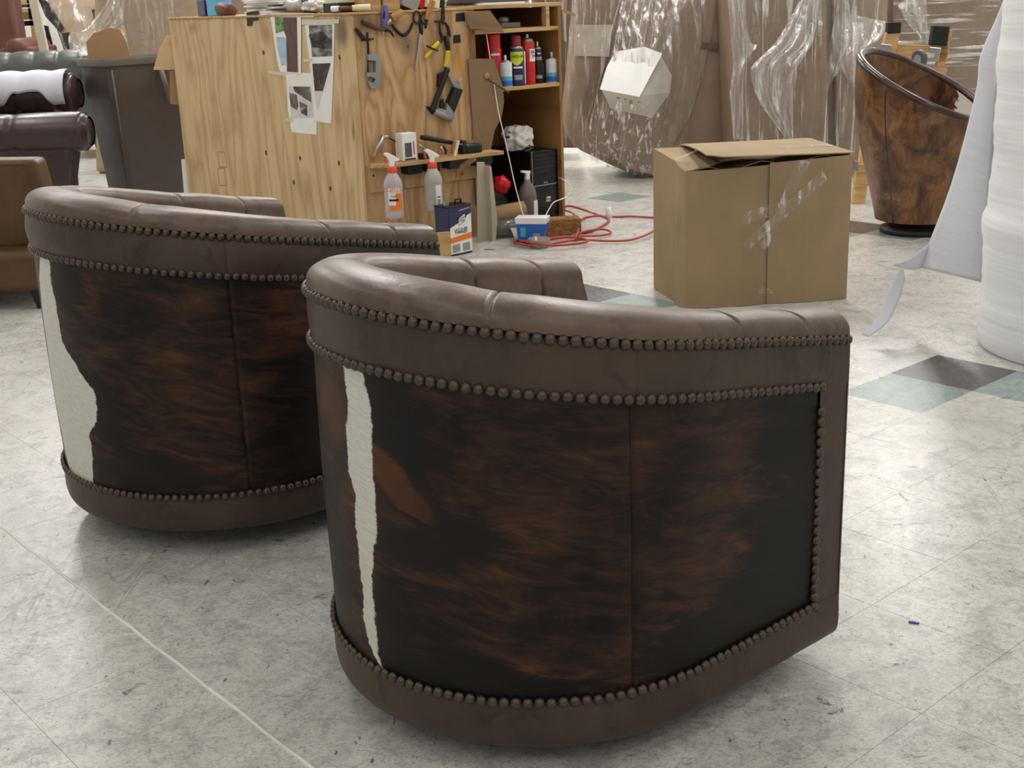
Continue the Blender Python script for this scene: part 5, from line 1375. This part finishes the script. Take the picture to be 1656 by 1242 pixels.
strip(o, [(1358, -30, 8.62), (1344, 55, 8.60), (1336, 100, 8.60), (1332, 160, 8.62)], [(1366, -30, 8.62), (1376, 45, 8.58), (1370, 95, 8.58), (1350, 120, 8.60)], 12, 30, .05, 5, 13, .012, 4).build('loose_film', FILML, T, smooth=True)
strip(o, [(1362, 20, 8.62), (1360, 70, 8.58), (1358, 100, 8.58), (1372, 130, 8.58)], [(1436, 36, 8.60), (1424, 62, 8.56), (1404, 90, 8.56), (1402, 172, 8.58)], 14, 30, .06, 5, 14, .012, 5).build('loose_film', FILML, T, smooth=True)
T, o = wrapped('wrapped_furniture', 'wide film-wrapped piece with shiny horizontal creases behind the dolly', 'wrapped furniture', [(1440, -60), (1436, 330), (1700, 330), (1710, -60)], 9.15, .7, WC1, .08); T['group'] = G
strip(o, [(1446, -30, 9.10), (1445, 100, 9.09), (1446, 300, 9.10)], [(1660, -30, 9.10), (1660, 100, 9.09), (1660, 300, 9.10)], 24, 50, .03, 4, 15, .0, 8).build('stretch_film', FILMH, T, smooth=True)
strip(o, [(1452, 10, 8.98), (1462, 30, 8.96), (1486, 60, 8.96), (1470, 75, 9.0)], [(1490, -30, 9.0), (1500, 20, 8.96), (1504, 60, 8.96), (1504, 75, 9.0)], 12, 24, .05, 5, 16, .012, 5).build('loose_film', FILML, T, smooth=True)
T, o = wrapped('wrapped_furniture', 'brown wrapped piece seen in the gap right of the workbench', 'wrapped furniture', [(860, -60), (868, 240), (945, 240), (950, -60)], 10.3, .5, WC3, .04); T['group'] = G
strip(o, [(880, -30, 10.27), (884, 100, 10.26), (886, 236, 10.27)], [(940, -30, 10.27), (938, 100, 10.26), (936, 236, 10.27)], 14, 24, .02, 5, 17, .005, 6).build('stretch_film', FILMV, T, smooth=True)

# ------------------------------------------------------------------ trash can and things at the left
N_ = Vector((-2.63, 8.62)); ea = Vector((-.70, .714)) * .43; eb = Vector((.72, .694)) * .62
cc = N_ + (ea + eb) / 2
TCN = mat('brown_grey_plastic', (84, 76, 72), .5, var=.10, bump=.05)
TCR = mat('brown_grey_plastic_rim', (96, 88, 82), .45)
T = thing('trash_can', 'tall brown-grey plastic trash can beside the workbench', 'trash can', (cc.x, cc.y, 0))
def ringc(k, z, rnd=.22, inset=0.0):
    pts = []
    A_ = ea * .5 * k; B_ = eb * .5 * k
    for (sa, sb_) in ((-1, -1), (-1, 1), (1, 1), (1, -1)):
        c = (A_ * sa + B_ * sb_)
        # rounded corner
        for e in range(5):
            tq = e / 4
            a0, b0 = (1 - rnd, 1) if sa * sb_ > 0 else (1, 1 - rnd)
            a1, b1 = (1, 1 - rnd) if sa * sb_ > 0 else (1 - rnd, 1)
            q1 = A_ * sa * (1 - rnd if sa * sb_ < 0 else 1) + B_ * sb_ * (1 if sa * sb_ < 0 else 1 - rnd)
            q2 = A_ * sa * (1 if sa * sb_ < 0 else 1 - rnd) + B_ * sb_ * (1 - rnd if sa * sb_ < 0 else 1)
            p = (q2 * (1 - tq) ** 2 + c * 2 * tq * (1 - tq) + q1 * tq ** 2) if sa * sb_ > 0 else (q1 * (1 - tq) ** 2 + c * 2 * tq * (1 - tq) + q2 * tq ** 2)
            pts.append((p.x, p.y, z))
    import cmath
    pts.sort(key=lambda q: math.atan2(q[1], q[0]))
    return pts
def loft(rings):
    b = MB(); n = len(rings[0]); P = [p for r in rings for p in r]; fs = []
    for i in range(len(rings) - 1):
        for k in range(n):
            l = (k + 1) % n; fs.append((i * n + k, i * n + l, (i + 1) * n + l, (i + 1) * n + k))
    fs.append(tuple(range(n))[::-1]); return b.add(P, fs)
loft([ringc(.74, .02), ringc(.76, .03), ringc(.93, .72), ringc(.955, .73), ringc(1.0, .985)]).build('body', TCN, T, auto=35)
b = loft([ringc(1.0, .955), ringc(1.06, .957), ringc(1.07, .99), ringc(1.05, 1.005), ringc(.98, 1.005), ringc(.95, .985), ringc(.80, .35)]); b.build('rim', TCR, T, auto=35)
MB().tube([Vector((*(ea * -.55 + eb * .1), .93)), Vector((*(ea * -.62 + eb * .12), .80)), Vector((*(ea * -.55 + eb * .14), .70))], .02, 8).build('handle', TCR, T, smooth=True)
MB().tube([Vector((*(ea * -.52 + eb * -.44), .05)), Vector((*(ea * -.515 + eb * -.45), .5)), Vector((*(ea * -.53 + eb * -.47), .93))], .007, 6).build('corner_rib', TCN, T, smooth=True)
for s_ in (-.3, .3): MB().lathe([(.05, -.02), (.06, -.015), (.06, .015), (.05, .02)], Vector((*(ea * .35 + eb * s_), .06)), 16, (ea.x, ea.y, 0)).build('wheel', BLACKR, T, auto=40)
def wsheet(name, label, cat, pts, y, m, th=.005, base=None):
    q = [atY(u, v, y) for u, v in pts]; o = Vector((sum(p.x for p in q) / len(q), y, max(0, min(p.z for p in q))))
    T = thing(name, label, cat, o); MB(o).prism([(p.x, p.z) for p in q], y, y + th).build('sheet', m, T, bevel=.0015, seg=1); return T, o
wsheet('cardboard_sheet', 'torn cardboard piece sticking out of the trash can', 'cardboard', [(143, 95), (139, 68), (152, 53), (178, 45), (194, 47), (203, 66), (213, 95)], 8.86, CARD, .006)
wsheet('cardboard_sheet', 'pale cardboard flap poking out at the left edge of the workbench', 'cardboard', [(248, 113), (257, 80), (268, 58), (325, 56), (325, 113)], 8.42, mat('pale_cardboard', (206, 174, 132), .8), .006)
wsheet('cardboard_sheet', 'brown cardboard strip behind the workbench left edge', 'cardboard', [(274, 115), (325, 115), (325, 172), (275, 168)], 8.44, CARD, .006)
wsheet('foam_sheet', 'white foam sheet edge standing behind the workbench left corner', 'foam', [(293, 258), (312, 258), (316, 345), (300, 345)], 8.40, WHITE, .01)

# leather seating
DK = leather('dark_burgundy_leather', (58, 42, 42), .28, .12, .15); GN = leather('grey_green_leather', (78, 82, 78), .30, .12, .15)
TAN = leather('tan_leather', (84, 60, 36), .40, .15, .2); RB = leather('red_brown_leather', (92, 54, 44), .45, .15, .15)
# dark sofa: rolled near arm, tufted back, pale paper laid over the tufts
YS = 8.05
xr = atY(134, 200, YS).x; T = thing('leather_sofa', 'dark burgundy leather sofa with rolled arm and tufted back at the left', 'sofa', (xr - .9, YS + .45, 0)); SO = Vector((xr - .9, YS + .45, 0))
MB(SO).prism([(xr - 1.9, .10), (xr - .20, .10), (xr - .09, .54), (xr - 1.9, .54)], YS + .05, YS + .25).build('arm_panel', DK, T, bevel=.02, seg=3)
def rollx(name, x0, x1, y, z, r, m, T, SO, segs, sq=1.0, depth=.010):
    b = MB(SO); nseg = segs
    def fn(u, v):
        x = x0 + (x1 - x0) * u; q = 2 * PI * v
        k = (u * nseg) % 1.0; d = math.exp(-(min(k, 1 - k) / .045) ** 2) if 0.01 < u < .99 else 0
        e = smooth(0, .02, 1 - u) * .25 + .75
        rr = r * e - depth * d + depth * .6 * math.sin(PI * k)
        return Vector((x, y + rr * math.cos(q) * sq, z + rr * math.sin(q)))
    b.surf(fn, 110, 26, flip=True)
    return b.build(name, m, T, smooth=True)
rollx('arm_roll', xr - 1.9, xr, YS + .13, .575, .125, DK, T, SO, 4, 1.05, .006)
MB(SO).lathe([(.002, .0), (.08, .0), (.092, -.012)], (xr - .004, YS + .13, .575), 24, (1, 0, 0)).build('roll_end', DK, T, smooth=True)
xb = atY(129, 150, YS + .75).x
MB(SO).lathe([(.002, .0), (.08, .0), (.104, -.014)], (xb - .002, YS + .75, .78), 24, (1, 0, 0)).build('roll_end', DK, T, smooth=True)
rollx('back_roll', xr - 1.9, xb, YS + .75, .78, .13, DK, T, SO, 12, 1.0, .016)
MB(SO).box(xr - 1.9, xb - .16, YS + .68, YS + .85, .10, .76).build('back_panel', DK, T, bevel=.03, seg=3)
MB(SO).box(xr - 1.9, xr - .30, YS + .26, YS + .70, .12, .43).build('seat', DK, T, bevel=.05, seg=3)
for x in (xr - .30, xr - 1.8): MB(SO).lathe([(.02, 0), (.03, .02), (.022, .05), (.035, .10)], (x, YS + .15, 0), 12).build('leg', BLACK, T, smooth=True)
MB(SO).lathe([(.02, 0), (.03, .02), (.022, .05), (.035, .10)], (xb - .25, YS + .78, 0), 12).build('leg', BLACK, T, smooth=True)
c = atY(40, 135, YS + .62); T = thing('paper_sheet', 'pale lilac packing paper draped over the tufted sofa back', 'paper', (c.x, c.y, .9))
LIL = mat('pale_lilac_paper', (196, 194, 204), .6, var=.05)
def drape(u, v):
    x = atY(-60, 135, YS + .6).x + (atY(100, 135, YS + .6).x - atY(-60, 135, YS + .6).x) * u
    q = PI * (.38 + .78 * v * (1 - .25 * smooth(.35, .5, u) * smooth(.9, .75, u)))
    k = (x * 5.2) % 1; return Vector((x, YS + .75 + .152 * math.cos(q), .78 + .152 * math.sin(q) + .012 * math.sin(PI * k)))
MB((c.x, c.y, .9)).surf(drape, 50, 14, flip=False).build('sheet', LIL, T, smooth=True, solid=.002)
# grey-green channel-backed sofa
YG = 11.75; xg = atY(176, 150, YG).x; GO = Vector((xg - 1.1, YG + .4, 0))
T = thing('leather_sofa', 'grey-green leather sofa with channelled back roll behind the trash can', 'sofa', GO)
MB(GO).box(xg - 2.4, xg, YG + .02, YG + .25, .13, .86).build('back_panel', GN, T, bevel=.03, seg=3)
rollx('back_roll', xg - 2.4, xg + .02, YG + .08, .865, .12, GN, T, GO, 11, 1.0, .014)
MB(GO).lathe([(.002, .0), (.08, .0), (.096, -.014)], (xg + .018, YG + .08, .865), 24, (1, 0, 0)).build('roll_end', GN, T, smooth=True)
MB(GO).box(xg - 2.4, xg - .02, YG + .25, YG + .9, .13, .45).build('seat', GN, T, bevel=.04, seg=3)
for x in (xg - .16, xg - 2.2): MB(GO).lathe([(.018, 0), (.045, .02), (.05, .05), (.03, .07), (.06, .10), (.06, .13)], (x, YG + .10, 0), 14).build('leg', BLACK, T, smooth=True)
MB(GO).lathe([(.018, 0), (.045, .02), (.05, .05), (.03, .07), (.06, .10), (.06, .13)], (xg - .16, YG + .8, 0), 14).build('leg', BLACK, T, smooth=True)
# tan armless chair
YT = 5.66; xt = atY(62, 262, YT + .1).x; TO = Vector((xt - .3, YT + .3, 0))
T = thing('leather_chair', 'tan leather slipper chair with black legs at the left edge', 'chair', TO)
zt_ = atY(62, 258, YT + .1).z
MB(TO).add([(xt - .75, YT + .10, .26), (xt + .05, YT + .10, .26), (xt - .01, YT + .10, zt_), (xt - .75, YT + .10, zt_ + .02),
            (xt - .75, YT + .22, .26), (xt + .05, YT + .22, .26), (xt - .01, YT + .24, zt_), (xt - .75, YT + .24, zt_ + .02)],
           [(0, 1, 2, 3), (7, 6, 5, 4), (1, 5, 6, 2), (3, 2, 6, 7), (0, 3, 7, 4), (0, 4, 5, 1)]).build('backrest', TAN, T, bevel=.025, seg=4)
MB(TO).tube([(xt - .75, YT + .098, zt_ + .002), (xt - .06, YT + .098, zt_ - .018), (xt - .03, YT + .098, .30)], .004, 6).build('piping', TAN, T, smooth=True)
zb_ = .085
MB(TO).box(xt - .80, xt - .02, YT - .05, YT + .70, zb_, .275).build('seat', TAN, T, bevel=.035, seg=4)
for x, y in ((xt - .055, YT + .0), (xt - .70, YT + .0), (xt - .06, YT + .62)):
    b = MB(TO); b.add([(x - .03, y - .03, zb_ + .02), (x + .03, y - .03, zb_ + .02), (x + .03, y + .03, zb_ + .02), (x - .03, y + .03, zb_ + .02), (x - .005, y - .02, 0), (x + .035, y - .02, 0), (x + .035, y + .02, 0), (x - .005, y + .02, 0)],
          [(0, 1, 2, 3), (7, 6, 5, 4), (0, 4, 5, 1), (1, 5, 6, 2), (2, 6, 7, 3), (3, 7, 4, 0)]); b.build('leg', BLACK, T)
# red-brown chair at the far left
YR = 13.5; x0 = atY(-70, 60, YR).x; x1 = atY(28, 60, YR).x; RO = Vector(((x0 + x1) / 2, YR + .3, 0))
T = thing('leather_chair', 'tall red-brown leather recliner behind the grey-green sofa', 'chair', RO)
MB(RO).box(x0, x1 + .02, YR, YR + .25, .12, 1.75).build('backrest', RB, T, bevel=.06, seg=4)
MB(RO).box(x0, x1 + .10, YR - .30, YR - .02, .12, .62).build('seat', RB, T, bevel=.05, seg=3)
xa = atY(66, 75, YR - .2).x; zr = atY(45, 62, YR - .2).z
MB(RO).box(x1 - .05, xa, YR - .42, YR + .3, .12, zr - .08).build('arm_panel', RB, T, bevel=.03, seg=3)
MB(RO).lathe([(.08, -.40), (.11, -.38), (.11, .36), (.08, .38)], ((x1 - .05 + xa) / 2, YR - .05, zr - .10), 20, (0, 1, 0)).build('arm_roll', RB, T, smooth=True)
MB(RO).box(x0, x0 + .1, YR - .3, YR + .2, 0, .12).build('leg', BLACK, T); MB(RO).box(x1, x1 + .1, YR - .3, YR + .2, 0, .12).build('leg', BLACK, T)
# leaning boards and wrapped pieces behind the green sofa
def leanbar(name, label, cat, u0, v0, u1, v1, wpx, y0, y1, m, th=.05):
    a, b = atY(u0, v0, y0), atY(u1, v1, y1); d = (b - a); k = (a.z) / (a.z - b.z); b2 = a + d * k
    b2.z = .003
    o = Vector((b2.x, b2.y, 0)); T = thing(name, label, cat, o); MB(o).bar(a, b2 + Vector((0, 0, .01)), wpx * y0 / F, th, (0, 1, 0)).build('board', m, T, bevel=.004, seg=1); return T, o
leanbar('wood_board', 'pale wrapped board leaning behind the green sofa', 'board', 46, -40, 70, 75, 13, 12.9, 12.9, CARDG, .05)
T, o = wrapped('wrapped_furniture', 'tan wrapped piece with black bands and film behind the green sofa', 'wrapped furniture', [(62, -60), (80, 20), (118, 130), (135, 230), (215, 230), (185, -60)], 13.9, .5, mat('tan_wrap', (186, 164, 140), .7, bump=.2, bs=7, bd=.03), .05); T['group'] = G
for pts in ([(60, -10), (78, 4), (104, 46), (97, 52), (74, 26)], [(66, 40), (78, 42), (87, 80), (74, 80)], [(96, 55), (112, 52), (118, 78), (104, 80)], [(149, 16), (170, 10), (172, 22), (154, 34)]):
    q = [atY(u, v, 13.88) for u, v in pts]; MB(o).prism([(p.x, p.z) for p in q], 13.86, 13.89).build('black_band', BLACK, T)
strip(o, [(66, -20, 13.82), (72, 30, 13.82), (90, 80, 13.82)], [(150, -20, 13.84), (160, 30, 13.84), (175, 80, 13.84)], 14, 24, .05, 5, 21, .012, 5).build('stretch_film', film_mat('thin_film', .05, .6, (12, 12, 4), rot=(0, -.5, 0), seed=9), T, smooth=True)
T, o = wrapped('wrapped_furniture', 'film-wrapped brown cardboard piece behind the trash can', 'wrapped furniture', [(150, -60), (160, 330), (330, 330), (330, -60)], 10.6, .5, mat('wrapped_cardboard_mid', (158, 138, 114), .7, bump=.2, bs=7, bd=.03), .05); T['group'] = G
strip(o, [(196, -30, 10.56), (140, 45, 10.5), (112, 55, 10.5), (118, 90, 10.5)], [(206, -30, 10.55), (200, 30, 10.52), (205, 60, 10.54), (212, 90, 10.55)], 14, 24, .05, 5, 22, .012, 5).build('loose_film', FILML, T, smooth=True)
strip(o, [(205, -30, 10.57), (206, 30, 10.56), (212, 200, 10.57)], [(300, -30, 10.57), (298, 30, 10.56), (298, 200, 10.57)], 16, 24, .02, 5, 23, .006, 6).build('stretch_film', film_mat('thin_film_vertical', .05, .45, (22, 22, 2), rot=(0, -.2, 0), seed=11), T, smooth=True)
# yellow shelf bits far left
T = thing('storage_shelf', 'yellowish storage shelf seen between chair and leaning board', 'shelf', (atY(36, 30, 14.2).x, 14.3, 0))
x0 = atY(10, 30, 14.2).x; x1 = atY(52, 30, 14.2).x; so = Vector(T.location); YW = mat('yellow_board', (196, 172, 110), .6)
for v0, v1, m, nm in ((-4, 6, YW, 'shelf_board'), (14, 20, YW, 'shelf_board'), (34, 42, BLACK, 'shelf_box'), (7, 12, RB, 'shelf_box'), (20, 32, mat('ochre_box', (140, 112, 60), .6), 'shelf_box')):
    z0, z1 = atY(36, v1, 14.2).z, atY(36, v0, 14.2).z; MB(so).box(x0, x1, 14.2, 14.5, z0, z1).build(nm, m, T)
for x in (x0, x1): MB(so).box(x - .03, x + .0, 14.2, 14.5, 0, 1.5).build('upright', YW, T)

T, o = wrapped('wrapped_furniture', 'long film-wrapped stack standing behind the workbench top', 'wrapped furniture', [(318, -70), (322, 260), (858, 230), (856, -70)], 11.3, .5, WC2, .05); T['group'] = G
strip(o, [(330, -40, 11.26), (330, 100, 11.26)], [(850, -40, 11.26), (850, 100, 11.26)], 30, 14, .03, 8, 31, .006, 20).build('stretch_film', FILMV, T, smooth=True)

# pieces of parts hang under their part
def regroup(kind, part, subs):
    for r in [o for o in list(col.objects) if o.parent is None and o.name.split('.')[0] == kind]:
        ch = list(r.children); host = [c for c in ch if c.name.split('.')[0] == part]
        if not host: continue
        for c in ch:
            if c.name.split('.')[0] in subs: c.parent = host[0]
LB = ('label_white', 'label_orange', 'label_black', 'label_blue', 'label_cyan', 'label_text', 'bar_code', 'print_mark', 'print_block', 'badge', 'badge_text', 'straw', 'liquid')
regroup('spray_bottle', 'bottle', LB); regroup('spray_bottle', 'sprayer_head', ('trigger',))
regroup('aerosol_can', 'body', LB); regroup('solvent_can', 'body', LB)
regroup('photo_print', 'paper', ('picture', 'tape')); regroup('computer_tower', 'front_bezel', ('drive_cover', 'port', 'badge', 'badge_text', 'silver_edge'))
regroup('tub_chair', 'padded_back', ('tuft_button',)); regroup('tub_chair', 'lower_band', ('mitre_seam',))
